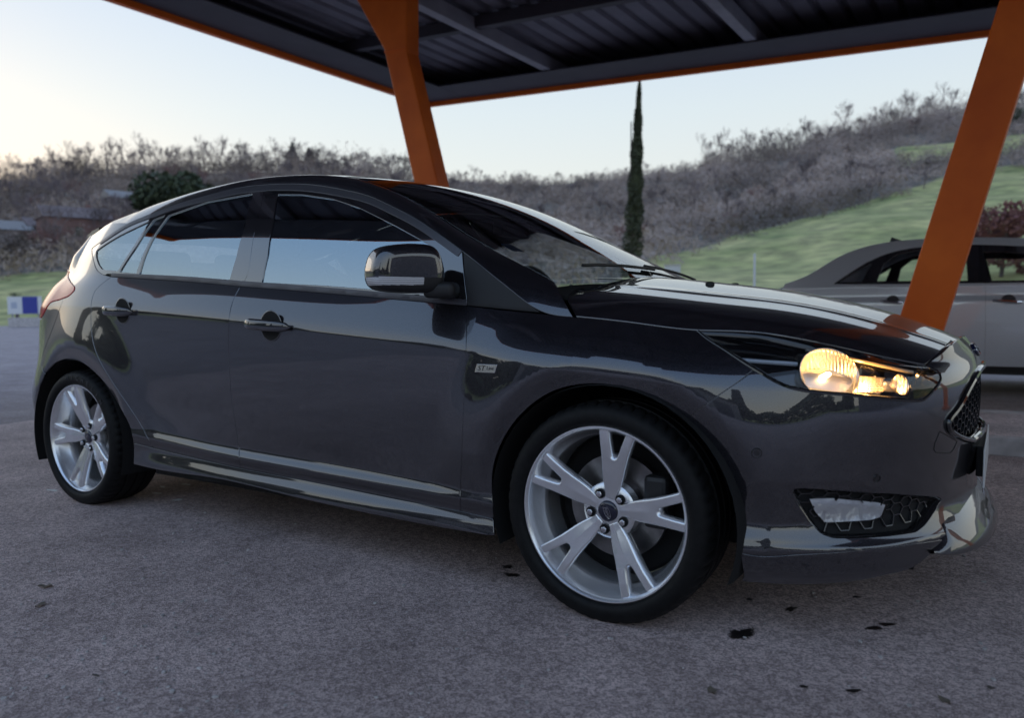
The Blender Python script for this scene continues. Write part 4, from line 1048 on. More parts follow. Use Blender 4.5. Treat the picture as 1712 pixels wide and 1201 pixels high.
# ------------------------------------------------------------------ ground
def asphalt(name, base, scale=1.0, dark=.72, rough=.82):
    m, n, b = nodes(name); tc = n.nodes.new('ShaderNodeTexCoord'); L = n.links.new
    def tex(kind, sc_, det=4):
        t = n.nodes.new(kind); t.inputs['Scale'].default_value = sc_*scale
        if 'Detail' in t.inputs: t.inputs['Detail'].default_value = det
        L(tc.outputs['Object'], t.inputs['Vector']); return t
    big = tex('ShaderNodeTexNoise', .8, 6); mid = tex('ShaderNodeTexNoise', 3.2, 2); fine = tex('ShaderNodeTexVoronoi', 190); gr = tex('ShaderNodeTexNoise', 260, 3)
    r1 = n.nodes.new('ShaderNodeValToRGB'); e = r1.color_ramp.elements
    e[0].position = .3; e[0].color = (*[c*dark for c in base], 1); e[1].position = .72; e[1].color = (*[c*1.22 for c in base], 1)
    mx = n.nodes.new('ShaderNodeMath'); mx.operation = 'MULTIPLY_ADD'; mx.inputs[1].default_value = .55; mx.inputs[2].default_value = 0
    ad = n.nodes.new('ShaderNodeMath'); ad.operation = 'MULTIPLY_ADD'; ad.inputs[1].default_value = .45
    L(big.outputs['Fac'], mx.inputs[0]); L(mid.outputs['Fac'], ad.inputs[0]); L(mx.outputs[0], ad.inputs[2]); L(ad.outputs[0], r1.inputs['Fac'])
    # aggregate: each stone a shade of its own, a few pale chips and dark pits, coarser stones between
    def stones(t, cols, fac, prev):
        r2 = n.nodes.new('ShaderNodeValToRGB'); r2.color_ramp.interpolation = 'LINEAR'; el = r2.color_ramp.elements
        el[0].position, el[0].color = 0.0, (cols[0],)*3+(1,); el[1].position, el[1].color = 1.0, (cols[3],)*3+(1,)
        for ps, v in ((.10, cols[1]), (.88, cols[2]), (.94, cols[2]*1.25)):
            q = el.new(ps); q.color = (v, v*.985, v*.985, 1)
        sp = n.nodes.new('ShaderNodeSeparateColor'); L(t.outputs['Color'], sp.inputs[0]); L(sp.outputs[0], r2.inputs['Fac'])
        g = n.nodes.new('ShaderNodeMix'); g.data_type = 'RGBA'; g.blend_type = 'MULTIPLY'; g.inputs['Factor'].default_value = fac
        L(prev, g.inputs['A']); L(r2.outputs['Color'], g.inputs['B']); return g.outputs['Result']
    coarse = tex('ShaderNodeTexVoronoi', 62)
    c1 = stones(fine, (.50, .82, 1.12, 1.8), 1.0, r1.outputs['Color']); c2 = stones(coarse, (.80, .95, 1.05, 1.35), 1.0, c1)
    L(c2, b.inputs['Base Color'])
    b.inputs['Roughness'].default_value = rough; b.inputs['Specular IOR Level'].default_value = .35
    bu = n.nodes.new('ShaderNodeBump'); bu.inputs['Strength'].default_value = .8; bu.inputs['Distance'].default_value = .0022
    hh = n.nodes.new('ShaderNodeMath'); hh.operation = 'MULTIPLY_ADD'; hh.inputs[1].default_value = .25
    L(gr.outputs['Fac'], hh.inputs[0]); L(fine.outputs['Distance'], hh.inputs[2]); L(hh.outputs[0], bu.inputs['Height']); L(bu.outputs['Normal'], b.inputs['Normal'])
    return m
APRON = asphalt('worn apron asphalt', (.300, .240, .232)); ROAD = asphalt('road asphalt', (.20, .170, .172), 1.2)
gnd = MB().box((0, 0, -.15), (116, 100, .3)).build('road', ROAD); tag(gnd, kind='structure')
# apron: slightly uneven sheet with broken edges
xs = np.linspace(-5.82, 16, 60); ys = np.linspace(-16, 2.36, 50); V = []; Fc = []
for i, x in enumerate(xs):
    for j, y in enumerate(ys):
        jx = (.05*math.sin(y*3.1)+.04*math.sin(y*7.7+1)+.02*math.sin(y*19)) if i == 0 else 0
        V.append((x+jx-.46*(y-.17)*(1 if i == 0 else 0)*0, y, .005))
Fc = [(i*50+j, (i+1)*50+j, (i+1)*50+j+1, i*50+j+1) for i in range(59) for j in range(49)]
tag(mesh('apron', V, Fc, APRON, face=(0, 0, 1)), kind='structure')
# traffic island with kerb stones
CONC = pbr('kerb concrete', (.52, .49, .50), .85, noise=(9, .25), bump=(120, .4, .003))
isl = MB().box((-2.0, 3.02, .05), (15, 1.14, .085)).build('island', asphalt('island top', (.34, .29, .29), 1.3)); tag(isl, kind='structure')
x = -9.5
while x < 5.5:
    for yk in (2.42, 3.62): MB().box((x+.5, yk, .05), (.988, .12, .105)).build('kerb_stone', CONC, isl, bevel=.012)
    x += 1.0

# ------------------------------------------------------------------ canopy
ORANGE = pbr('orange painted steel', (1.0, .175, .020), .45, spec=.3, noise=(3, .18), bump=(60, .05, .002))
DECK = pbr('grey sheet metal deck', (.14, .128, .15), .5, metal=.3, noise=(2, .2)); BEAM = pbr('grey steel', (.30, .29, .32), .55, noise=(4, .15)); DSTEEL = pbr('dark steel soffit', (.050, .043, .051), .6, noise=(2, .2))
X0, X1, Y0, Y1, HZ, PITCH = -7.5, 6.4, -2.85, 7.95, 4.28, -.047
can = empty('canopy', (-1.4, 3.0, 0)); tag(can, 'large flat canopy roof with orange edge carried on slanted orange legs', 'canopy')
def rz(x): return HZ+PITCH*(x-X0)
def slant(name, x0, x1, y0, y1, dz0, dz1, mat):
    V = [(x0, y0, rz(x0)+dz0), (x1, y0, rz(x1)+dz0), (x1, y1, rz(x1)+dz0), (x0, y1, rz(x0)+dz0), (x0, y0, rz(x0)+dz1), (x1, y0, rz(x1)+dz1), (x1, y1, rz(x1)+dz1), (x0, y1, rz(x0)+dz1)]
    o = MB().add([Vector(v)-can.location for v in V], [(0, 3, 2, 1), (4, 5, 6, 7), (0, 1, 5, 4), (1, 2, 6, 5), (2, 3, 7, 6), (3, 0, 4, 7)]).build(name, mat, can, bevel=.006, seg=1); return o
slant('fascia', X0, X0+.09, Y0, Y1, 0, .42, ORANGE); slant('fascia', X1-.09, X1, Y0, Y1, 0, .42, ORANGE)
slant('fascia', X0+.093, X1-.093, Y1-.07, Y1, 0.002, .42, ORANGE); slant('fascia', X0+.093, X1-.093, Y0+.04, Y0+.07, 0.05, .42, ORANGE)
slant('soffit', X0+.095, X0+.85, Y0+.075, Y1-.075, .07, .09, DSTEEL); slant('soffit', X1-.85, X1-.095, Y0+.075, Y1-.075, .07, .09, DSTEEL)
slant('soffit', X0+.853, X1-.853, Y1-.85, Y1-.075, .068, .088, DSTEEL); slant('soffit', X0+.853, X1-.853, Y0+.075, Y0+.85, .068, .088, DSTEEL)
# trapezoidal deck: one rib sheet per bay
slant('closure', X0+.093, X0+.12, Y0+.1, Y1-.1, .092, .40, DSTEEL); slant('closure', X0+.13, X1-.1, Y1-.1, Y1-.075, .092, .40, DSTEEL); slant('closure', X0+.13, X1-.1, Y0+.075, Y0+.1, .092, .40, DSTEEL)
px_ = X0+.3
ribs = []
prof = []
xx = X0+.1
while xx < X1-.1:
    prof += [(xx, .30), (xx+.17, .30), (xx+.20, .345), (xx+.25, .345), (xx+.28, .30)]; xx += .28
bays = np.linspace(Y0+.1, Y1-.1, 5)
for ib, (a, b) in enumerate(zip(bays[:-1], bays[1:])):
    V = [Vector((x, y, rz(x)+d+.003*(ib % 2)))-can.location for x, d in prof for y in (a, b+.012)]
    Fc = [(2*i, 2*i+1, 2*i+3, 2*i+2) for i in range(len(prof)-1)]
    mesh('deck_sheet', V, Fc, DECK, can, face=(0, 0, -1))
for x in (-4.72, -1.82, 1.08, 3.98): slant('purlin', x-.07, x+.07, Y0+.08, Y1-.3, .09, .27, BEAM)
for y in (Y0+1.6, .6, 3.0, 5.3): slant('cross_beam', X0+.1, X1-.1, y-.06, y+.06, .14 if y != 3.0 else .12, .285, DSTEEL)
def leg(xb, s):
    """slanted box leg with a haunch at the top; s = lean along x"""
    zt = 4.22+PITCH*(xb-X0)+.1; f = lambda z: xb+s*.262*(z-.1)
    w0, w1 = .14, .13
    pts = [(f(.1)-w0, .1), (f(.1)+w0, .1), (f(3.3)+w1, 3.3)]
    if s < 0: poly = [(f(.1)-w0, .1), (f(.1)+w0, .1), (f(3.25)+w1, 3.25), (f(3.25)+w1+.02, zt), (f(zt)-.42, zt), (f(3.32)-w1, 3.32)]
    else: poly = [(f(.1)-w0, .1), (f(.1)+w0, .1), (f(3.3)+w1, 3.3), (f(zt)+.42, zt), (f(3.25)-w1-.02, zt), (f(3.25)-w1, 3.25)]
    o = MB().prism([(a-can.location.x, b) for a, b in poly], 2.93-3.0, 3.11-3.0, 'y').build('leg', ORANGE, can, bevel=.012, seg=2)
    MB().tube((f(3.29)-w1-can.location.x, -.072, 3.29), (f(3.29)+w1-can.location.x, -.072, 3.29), .006, .006, 6).build('weld_seam', ORANGE, o)
    MB().box((xb-can.location.x, .02, .115), (.46, .34, .03)).build('base_plate', ORANGE, o, bevel=.006)
    for i in (-1, 1):
        for j in (-1, 1): MB().lathe([(0, .03), (.012, .03), (.014, 0)], 6, 'z', Matrix.Translation((xb-can.location.x+i*.19, .02+j*.13, .13))).build('bolt', BEAM, o)
leg(-3.12, -1); leg(.295, 1); leg(4.2, 1)

# ------------------------------------------------------------------ second car: silver saloon beyond the island
AY = 5.55
GREYP = car_paint('silver grey metallic paint', (.72, .76, .84), .25)
def zsp(*p): return nspline(*zip(*p))
class ASide(Surf):
    dom = (-1.4, 4.2, .2, 1.55); flip = 1.0
    def ev(s, q):
        z = q[:, 1]; x = q[:, 0]
        lo = .05*np.clip((.62-z)/.4, 0, 1)**2+.012*np.clip((z-.62)/.3, 0, 1)**2
        hi = np.clip(z-1.02, 0, 1); hi = .50*hi+.25*hi*hi
        sh = .028/(1+np.exp(-(z-.90)/.012))
        end = .22*np.clip((-.55-x)/.8, 0, 1)**2.2
        return np.stack([x, AY+lo+hi+sh+end, z], 1)
AS = ASide(); aP = AS.pix
sal = empty('saloon_car', (1.3, AY+.92, 0)); tag(sal, 'silver grey saloon car parked on the far side of the kerbed island', 'car')
def apanel(name, loop, mat, parent=None, **k):
    o = panel(name, AS, loop, mat, None, **k); par = parent or sal
    o.parent = par; o.matrix_parent_inverse = Matrix.Translation(sal.location).inverted() if par is sal else Matrix.Identity(4)
    return o
aX = lambda pts: np.asarray(pts, float)
top_px = aP(sc([(1312, 475), (1345, 463), (1372, 448), (1400, 431), (1430, 418), (1462, 409), (1500, 403), (1545, 399.5), (1600, 397.5), (1660, 397), (1708, 398)], 10))
zb = .28
xs1, xs2 = aP([(1464, 500)])[0][0], aP([(1649, 500)])[0][0]
belt = lambda x: 1.045-.012*(x-.2)
dl = aP(sc([(1394, 474), (1425, 453), (1462, 432), (1500, 419), (1545, 412), (1600, 409), (1660, 409), (1706, 411)], 10))
xr = dl[0][0]
# continuing forwards out of view: roof falls into the windscreen
roof_f = np.array([(1.6, 1.43), (2.0, 1.33), (2.35, 1.17), (2.62, 1.02), (3.1, .965), (3.55, .86), (3.68, .70), (3.70, .45), (3.62, .26)])
dlo_f = np.array([(1.55, 1.385), (1.85, 1.32), (2.15, 1.19), (2.42, 1.03)])
arch = lambda cx, n=18: [(cx+.36*math.cos(t), .33+.36*math.sin(t)) for t in np.linspace(-.22, math.pi+.22, n)]
xw = .02-.15
fa = arch(2.75); ra = arch(-.16)
apanel('rear_quarter', np.vstack([top_px[::-1][-1:], top_px[:0], [(top_px[0][0]-.05, .95), (-1.30, .75), (-1.28, .40), (-1.18, .28), (-.56, .27)], ra[::-1], [(.22, .27)], [(xs1+.10, .45), (xs1+.005, .75), (xs1, .9), (xs1+.02, belt(xs1))], [(xr, belt(xr)+.004)], ]), GREYP)
apanel('rear_door', np.vstack([[(xs1+.02, belt(xs1)), (xs1, .9), (xs1+.005, .75), (xs1+.10, .45), (.24, .28), (xs2, .27), (xs2, .6), (xs2-.01, belt(xs2))]]), GREYP)
apanel('front_door', np.vstack([[(xs2-.01, belt(xs2)), (xs2, .6), (xs2, .27), (1.95, .27), (1.93, .6), (1.95, belt(1.9))]]), GREYP)
apanel('front_fender', np.vstack([[(1.95, belt(1.9)), (1.93, .6), (1.95, .27), (2.35, .27)], fa[::-1], [(3.15, .27), (3.6, .27), (3.68, .45), (3.68, .70), (3.5, .86), (3.0, .955), (2.5, 1.02)]]), GREYP)
apanel('side_skirt', np.array([(.24, .275), (2.33, .265), (2.33, .19), (.24, .195)]), PLASTIC)
# upper body: roof rail from trunk to windscreen with the window opening cut out
rail_o = np.vstack([[(top_px[0][0], belt(-1)-.02)], top_px, roof_f[:4], [(2.55, belt(2.5))], dlo_f[::-1], dl[::-1], [(xr-.02, belt(xr))]])
apanel('roof_rail', rail_o, GREYP, gap=0)
fr = np.vstack([dl, dlo_f, [(2.42, belt(2.42)), (1.5, belt(1.5)), (xs1, belt(xs1)+.002)]])
w1 = aP([(1402, 472), (1430, 455), (1458, 440), (1440, 471)]); w2 = aP([(1466, 470), (1478, 440), (1500, 425), (1545, 416), (1612, 414), (1616, 440), (1618, 469)]); w3 = aP([(1643, 421), (1706, 421)])
w3 = np.vstack([w3, [(1.55, 1.35), (1.82, 1.29), (2.05, 1.20), (2.2, 1.10), (2.22, belt(2.2)+.02)], aP([(1655, 469)])])
apanel('window_frame', fr, TRIM, holes=[w1, w2, w3], off=-.003, gap=.001)
SGL = glassm('saloon glass', (.86, .90, .88), 1.6)
for w in (w1, w2, w3): apanel('window', w, SGL, off=-.008, gap=-.003, fold=0, h=.04)
for a, b in (((1473, 504), (1508, 506)), ((1661, 503), (1707, 505))):
    q = aP([a, b]); P = AS.ev(q)-[0, .03, 0]
    MB().path([Vector(P[0])-sal.location+Vector((0, .03, 0)), Vector(P[0])-sal.location+Vector((.03, 0, 0)), Vector(P[1])-sal.location-Vector((.03, 0, 0)), Vector(P[1])-sal.location+Vector((0, .03, 0))], .014, 8).build('door_handle', CHROME, sal, smooth=True)
    q = aP([((a[0]+b[0])/2+2, a[1])]); p = AS.ev(q)[0]
    MB().lathe([(0, .002), (.055, .002), (.058, 0)], 24, 'z', frame(np.array(p)-np.array(sal.location), (0, -1, .05))).build('handle_cup', DSTEEL, sal)
# top sheet: trunk lid, rear screen, roof, windscreen, bonnet, across the width
spine = np.vstack([[(-1.33, .50), (-1.36, .80), (-1.30, 1.0)], top_px[:1]+[0, .005], top_px[1:], roof_f])
L_, R__ = [], []
for x_, z_ in spine:
    y_ = AS.ev(np.array([(x_, z_)]))[0][1]; L_.append(y_)
KN = 9; V = []
for (x_, z_), y_ in zip(spine, L_):
    yc = AY+.92
    for k in range(KN):
        t = -1+2*k/(KN-1); V.append(Vector((x_+.06*(1-t*t)*(1 if x_ > 2 else -1 if x_ < -.9 else 0), yc+t*(yc-y_-.004), z_+.030*(1-t*t)-.032))-sal.location)
ns_ = len(spine); Fc = [(i*KN+k, (i+1)*KN+k, (i+1)*KN+k+1, i*KN+k+1) for i in range(ns_-1) for k in range(KN-1)]
mesh('upper_body', V, Fc, GREYP, sal, smooth=True, sharp=40, face=(0, 0, 1))
apanel('inner_shell', np.array([(-1.2, .3), (3.6, .3), (3.55, .8), (2.5, .99), (-1.1, 1.0)]), DARK, off=-.03, gap=0, fold=0, h=.1)
for x_ in (-.16, 2.75):
    for s_ in (-1, 1):
        w = copy_tree(wr, sal); w.location = (x_-sal.location.x, s_*.885, .3112); w.rotation_euler = (0, 0, 0 if s_ < 0 else math.pi)
for x_ in (.55, 1.55): MB().box((x_-1.3, 0, .62), (.5, 1.3, .3)).box((x_-1.55, -.37, .95), (.14, .5, .6)).box((x_-1.55, .37, .95), (.14, .5, .6)).box((x_-1.6, -.37, 1.25), (.1, .26, .18)).box((x_-1.6, .37, 1.25), (.1, .26, .18)).build('seat', SEAT, sal, bevel=.04, seg=3)
MB().box((1.0-1.3, 0, .35), (3.4, 1.6, .1)).build('floor_pan', DARK, sal)
# far side: plain twin of the near side
def far_twin(o):
    me = o.data.copy(); c = np.empty(len(me.vertices)*3); me.vertices.foreach_get('co', c); c = c.reshape(-1, 3); c[:, 1] = 2*(AY+.92)-c[:, 1]
    me.vertices.foreach_set('co', c.ravel()); me.flip_normals(); t = bpy.data.objects.new(o.name.split('.')[0], me); COL.objects.link(t); t.parent = sal; t.matrix_parent_inverse = o.matrix_parent_inverse
for o in list(sal.children):
    if o.name.split('.')[0] in ('rear_quarter', 'rear_door', 'front_door', 'front_fender', 'roof_rail', 'window_frame', 'window'): far_twin(o)
p = AS.ev(aP([(1474, 405)]))[0]
MB().add([Vector((0, 0, 0)), Vector((.16, 0, 0)), Vector((.02, 0, .06)), Vector((0, .03, 0)), Vector((.16, .03, 0)), Vector((.02, .03, .06))], [(0, 1, 2), (5, 4, 3), (0, 2, 5, 3), (1, 4, 5, 2), (0, 3, 4, 1)], Matrix.Translation(Vector((p[0], AY+.92, p[2]+.03))-sal.location)).build('roof_aerial', GLOSS, sal)
# ------------------------------------------------------------------ hills, woods, houses
O2 = np.array([CAM[0], CAM[1]])
def col_az(px):      # world azimuth (from +x, anticlockwise) of a photograph column at the horizon
    d = pix_ray(px, 505); return math.atan2(d[1], d[0])
RID = [(-250, 345), (-100, 335), (0, 325), (60, 312), (100, 303), (200, 293), (300, 290), (400, 288), (500, 284), (600, 292), (700, 302), (800, 306), (900, 308), (1000, 303), (1100, 292), (1200, 280), (1300, 262), (1400, 236), (1500, 214), (1600, 202), (1712, 190), (1850, 185), (2000, 200)]
AZ = np.array([col_az(p) for p, _ in RID]); TE = []
for p, y in RID:
    d = pix_ray(p, y); TE.append(d[2]/math.hypot(d[0], d[1]))
o_ = np.argsort(AZ); AZs = AZ[o_]; TEs = np.array(TE)[o_]
# all round: elsewhere gentle low hills
AZs = np.r_[AZs[0]-.8, AZs[0]-.35, AZs, AZs[-1]+.35, AZs[-1]+.8]; TEs = np.r_[.035, .10, TEs, .09, .035]
def tanE(az):
    a = (az-AZs[0]) % (2*math.pi)+AZs[0]; return np.interp(a, AZs, TEs, right=.035)
PXA = lambda px: col_az(px)
RIDGE = lambda az: 235.0+14*np.sin(az*5)
R0 = 58.0
def ground_z(x, y):
    dx, dy = x-O2[0], y-O2[1]; r = np.hypot(dx, dy); az = np.arctan2(dy, dx)
    # start of the slope: nearer on the right, where the field comes down to the car park
    r0 = np.where(az < PXA(900), 34.0, R0)
    t = np.clip((r-r0)/(RIDGE(az)-r0), 0, 1); H = tanE(az)*RIDGE(az)+.9
    back = np.clip((r-RIDGE(az))/150, 0, 1)
    return H*(t**1.28)*(1-.5*back)-.03+.35*np.clip(t*6, 0, 1)*(np.sin(x*.11)*np.sin(y*.13)+.6*np.sin(x*.31+1)*np.sin(y*.27))
NA, NR = 300, 90
rr = np.r_[30, np.linspace(36, 120, 34), np.linspace(123, 300, 55)]
V = []
for i in range(NA):
    az = -math.pi+2*math.pi*i/NA
    x = O2[0]+rr*math.cos(az); y = O2[1]+rr*math.sin(az); z = ground_z(x, y)
    z[0] = -.4
    V += list(zip(x, y, z))
NRr = len(rr)
Fc = [(i*NRr+k, i*NRr+k+1, ((i+1) % NA)*NRr+k+1, ((i+1) % NA)*NRr+k) for i in range(NA) for k in range(NRr-1)]
def wood_t(az):
    """share of the slope (0 foot, 1 ridge) below which it is open meadow"""
    return np.interp(az, [PXA(1800), PXA(1650), PXA(1500), PXA(1300), PXA(1100), PXA(1020), PXA(700), PXA(300), PXA(100), PXA(-100)], [.50, .50, .40, .30, .20, .10, .10, .16, .20, .20])
def slope_t(x, y):
    dx, dy = x-O2[0], y-O2[1]; r = np.hypot(dx, dy); az = np.arctan2(dy, dx); r0 = np.where(az < PXA(900), 34.0, R0)
    return np.clip((r-r0)/(RIDGE(az)-r0), 0, 1), az
Va = np.array(V); t_, az_ = slope_t(Va[:, 0], Va[:, 1]); az_ = np.where((az_ < -math.pi/2), az_+2*math.pi, az_)
wm = np.clip((t_-wood_t(az_))/.05, 0, 1)
# an upper clearing on the right-hand hill
clear = lambda az, t: (az < PXA(1480)) & (az > PXA(1900)) & (t > .60+.12*np.sin(az*40)*0) & (t < .78) & (az < PXA(1480))
wm = np.where(clear(az_, t_), .15, wm)
GR, n, b = nodes('hill grass and undergrowth'); L = n.links.new
at = n.nodes.new('ShaderNodeAttribute'); at.attribute_name = 'wood'; tc = n.nodes.new('ShaderNodeTexCoord')
n1 = n.nodes.new('ShaderNodeTexNoise'); n1.inputs['Scale'].default_value = .12; n1.inputs['Detail'].default_value = 8; L(tc.outputs['Object'], n1.inputs['Vector'])
n2 = n.nodes.new('ShaderNodeTexNoise'); n2.inputs['Scale'].default_value = .55; n2.inputs['Detail'].default_value = 6; L(tc.outputs['Object'], n2.inputs['Vector'])
g1 = n.nodes.new('ShaderNodeValToRGB'); e = g1.color_ramp.elements; e[0].position = .32; e[0].color = (.22, .25, .085, 1); e[1].position = .66; e[1].color = (.50, .45, .20, 1); L(n1.outputs['Fac'], g1.inputs['Fac'])
g2 = n.nodes.new('ShaderNodeValToRGB'); e = g2.color_ramp.elements; e[0].position = .3; e[0].color = (.10, .083, .082, 1); e[1].position = .75; e[1].color = (.22, .19, .15, 1); L(n2.outputs['Fac'], g2.inputs['Fac'])
ma = n.nodes.new('ShaderNodeMath'); ma.operation = 'MULTIPLY_ADD'; ma.inputs[1].default_value = 1.0; L(at.outputs['Fac'], ma.inputs[0])
su = n.nodes.new('ShaderNodeMath'); su.operation = 'SUBTRACT'; su.inputs[1].default_value = .5; L(n1.outputs['Fac'], su.inputs[0]); L(su.outputs[0], ma.inputs[2])
mr = n.nodes.new('ShaderNodeMapRange'); mr.inputs['From Min'].default_value = .3; mr.inputs['From Max'].default_value = .55; L(ma.outputs[0], mr.inputs['Value'])
mx = n.nodes.new('ShaderNodeMix'); mx.data_type = 'RGBA'; L(mr.outputs['Result'], mx.inputs['Factor']); L(g1.outputs['Color'], mx.inputs['A']); L(g2.outputs['Color'], mx.inputs['B'])
m3 = n.nodes.new('ShaderNodeMix'); m3.data_type = 'RGBA'; m3.blend_type = 'MULTIPLY'; m3.inputs['Factor'].default_value = .85
r3 = n.nodes.new('ShaderNodeValToRGB'); r3.color_ramp.elements[0].position = .3; r3.color_ramp.elements[1].position = .7; r3.color_ramp.elements[0].color = (.5, .5, .52, 1); r3.color_ramp.elements[1].color = (1.4, 1.38, 1.3, 1); L(n2.outputs['Fac'], r3.inputs['Fac'])
L(mx.outputs['Result'], m3.inputs['A']); L(r3.outputs['Color'], m3.inputs['B']); L(m3.outputs['Result'], b.inputs['Base Color']); b.inputs['Roughness'].default_value = .95
hill = mesh('hillside', V, Fc, GR, smooth=True, face=(0, 0, 1)); tag(hill, kind='structure')
a_ = hill.data.attributes.new('wood', 'FLOAT', 'POINT'); a_.data.foreach_set('value', wm)

# --- bare winter trees
BARK = pbr('bare winter bark', (.13, .105, .112), .9, noise=(1.5, .3))
BARK2 = pbr('grey twigs', (.19, .155, .168), .9, noise=(.9, .3)); BARK3 = pbr('reddish twigs', (.21, .12, .115), .9, noise=(.9, .3))
def bare_tree(seed, h, spread=.55, levels=5):
    r = random.Random(seed); TV, TF, CV, CF = [], [], [], []
    def limb(V, Fa, p, q, r0, r1, n):
        d = (q-p).normalized(); a = d.orthogonal().normalized(); b_ = d.cross(a); k = len(V)
        for c_, rad in ((p, r0), (q, r1)):
            for i in range(n):
                t = 2*math.pi*i/n; V.append(tuple(c_+a*(rad*math.cos(t))+b_*(rad*math.sin(t))))
        for i in range(n): Fa.append((k+i, k+(i+1) % n, k+n+(i+1) % n, k+n+i))
    def grow_(p, d, L_, rad, lev):
        if lev == 0: return
        segs = 2 if lev > 2 else 1
        for s in range(segs):
            d = (d+Vector((r.uniform(-1, 1), r.uniform(-1, 1), r.uniform(-.2, .6)))*.10).normalized(); q = p+d*(L_/segs)
            r1 = rad*(.78 if lev > 1 else .4)
            if lev >= levels-1: limb(TV, TF, p, q, rad, r1, 6)
            else: limb(CV, CF, p, q, max(rad, .022), max(r1, .012), 3)
            p, rad = q, r1
        nb = r.choice((3, 4, 4)) if lev > 2 else r.choice((4, 5, 6))
        for k in range(nb):
            ax = Vector((r.uniform(-1, 1), r.uniform(-1, 1), r.uniform(-.1, 1.0))).normalized()
            dd = (d*(1-spread)+ax*spread).normalized(); dd.z += .12; dd.normalize()
            grow_(p-d*(L_*r.uniform(0, .5)), dd, L_*r.uniform(.5, .78), rad*.6, lev-1)
    grow_(Vector((0, 0, -.4)), Vector((r.uniform(-.06, .06), r.uniform(-.06, .06), 1)), h*.36, h*.016, levels)
    tm = bpy.data.meshes.new('trunk'); tm.from_pydata(TV, [], TF); cm = bpy.data.meshes.new('crown'); cm.from_pydata(CV, [], CF); return tm, cm
VAR = []
for k in range(8):
    tm, cm = bare_tree(100+k, (9, 11, 8, 10, 12, 7, 9.5, 11)[k], (.55, .5, .62, .55, .45, .6, .58, .5)[k], 5)
    tm.materials.append(BARK); cm.materials.append((BARK2, BARK2, BARK2, BARK, BARK2, BARK3, BARK, BARK2)[k]); VAR.append((tm, cm))
def put_tree(x, y, k, s, label, group, rot=None):
    e = empty('bare_tree', (x, y, float(ground_z(np.array([x]), np.array([y]))[0])), rnd.uniform(0, 6.28) if rot is None else rot); e.scale = (s, s, s*rnd.uniform(.9, 1.15))
    link('trunk', VAR[k][0], None, e); link('crown', VAR[k][1], None, e); tag(e, label, 'tree', group); return e
def polar(px, t):
    az = PXA(px); r0 = 34.0 if az < PXA(900) else R0; r = r0+t*(float(RIDGE(az))-r0); return O2[0]+r*math.cos(az), O2[1]+r*math.sin(az)
px = -60.0; i = 0
while px < 1780:                                            # crest line
    x, y = polar(px, rnd.uniform(.95, 1.0)); gap = rnd.uniform(8, 13)
    s = rnd.uniform(.85, 1.3) if px < 700 else (rnd.uniform(.35, .6) if px < 1180 else rnd.uniform(.8, 1.25))
    lab = 'leafless tree on the skyline of the left wooded hill' if px < 760 else ('small leafless tree on the low middle skyline' if px < 1180 else 'tall leafless tree on the skyline above the sloping meadow')
    put_tree(x, y, rnd.choice((0, 1, 2, 3, 4, 6, 7)), s, lab, 'skyline trees left' if px < 760 else ('skyline trees middle' if px < 1180 else 'skyline trees right'))
    px += gap*(1.0 if px < 760 or px > 1180 else 1.15)
for k in range(165):                                        # trees down the slopes
    px = rnd.uniform(-40, 700) if rnd.random() < .55 else rnd.uniform(700, 1760); az = PXA(px); w0 = float(wood_t(az)); t = rnd.uniform(w0+.05, .93)
    if clear(np.array([az]), np.array([t]))[0]: continue
    x, y = polar(px, t)
    put_tree(x, y, rnd.choice((0, 2, 3, 5, 6, 7)), rnd.uniform(.7, 1.15) if px < 760 else rnd.uniform(.45, .85), 'leafless tree in the wood on the left slope' if px < 760 else 'leafless tree in the scrub on the right slope', 'slope trees left' if px < 760 else 'slope trees right')
for px, t in ((1240, .33), (1540, .43), (1320, .36), (1450, .40)):
    x, y = polar(px, t); put_tree(x, y, rnd.choice((0, 2, 6)), .6, 'leafless tree standing at the upper edge of the meadow', 'meadow edge trees')
# undergrowth and scrub: one mass of twiggy clumps
V = []; Fc = []
def clump(x, y, z, h, w, r, n=26):
    """a thicket: a cloud of short twigs in every direction"""
    for _ in range(n):
        a = r.uniform(0, 6.28); d = math.sqrt(r.random())*w; hh = h*(.05+.95*r.random()**.8)*max(.3, 1-(d/w)**2*.6)
        c_ = Vector((x+d*math.cos(a), y+d*math.sin(a), z+hh)); dr = Vector((r.gauss(0, .8), r.gauss(0, .8), r.gauss(.5, .6))).normalized()*r.uniform(.25, .65); sd_ = dr.orthogonal().normalized()*r.uniform(.03, .09); k = len(V)
        V.extend([tuple(c_-dr-sd_), tuple(c_-dr+sd_), tuple(c_+dr)]); Fc.append((k, k+1, k+2))
r2 = random.Random(5)
for k in range(4700):
    px = r2.uniform(-120, 1850) if r2.random() < .8 else r2.choice((r2.uniform(-500, -120), r2.uniform(1850, 2500))); az = PXA(px); w0 = float(wood_t(az)); t = w0+(.99-w0)*r2.random()**.85
    if clear(np.array([az]), np.array([t]))[0] and r2.random() < .9: continue
    x, y = polar(px, t); z = float(ground_z(np.array([x]), np.array([y]))[0])
    if t > .9 and r2.random() < .6: clump(x, y, z, r2.uniform(3, 7.5)*(1 if px < 720 or px > 1150 else .6), r2.uniform(2, 4), r2, 90)
    clump(x, y, z, r2.uniform(1.4, 4.4), r2.uniform(1.5, 3.4), r2, 70)
for k in range(620):                                        # thickets crowning the ridges
    px = r2.uniform(-120, 740) if r2.random() < .5 else r2.uniform(1180, 1850); x, y = polar(px, r2.uniform(.94, 1.0)); z = float(ground_z(np.array([x]), np.array([y]))[0])
    clump(x, y, z, r2.uniform(3.5, 9.5), r2.uniform(1.5, 3.2), r2, 110)
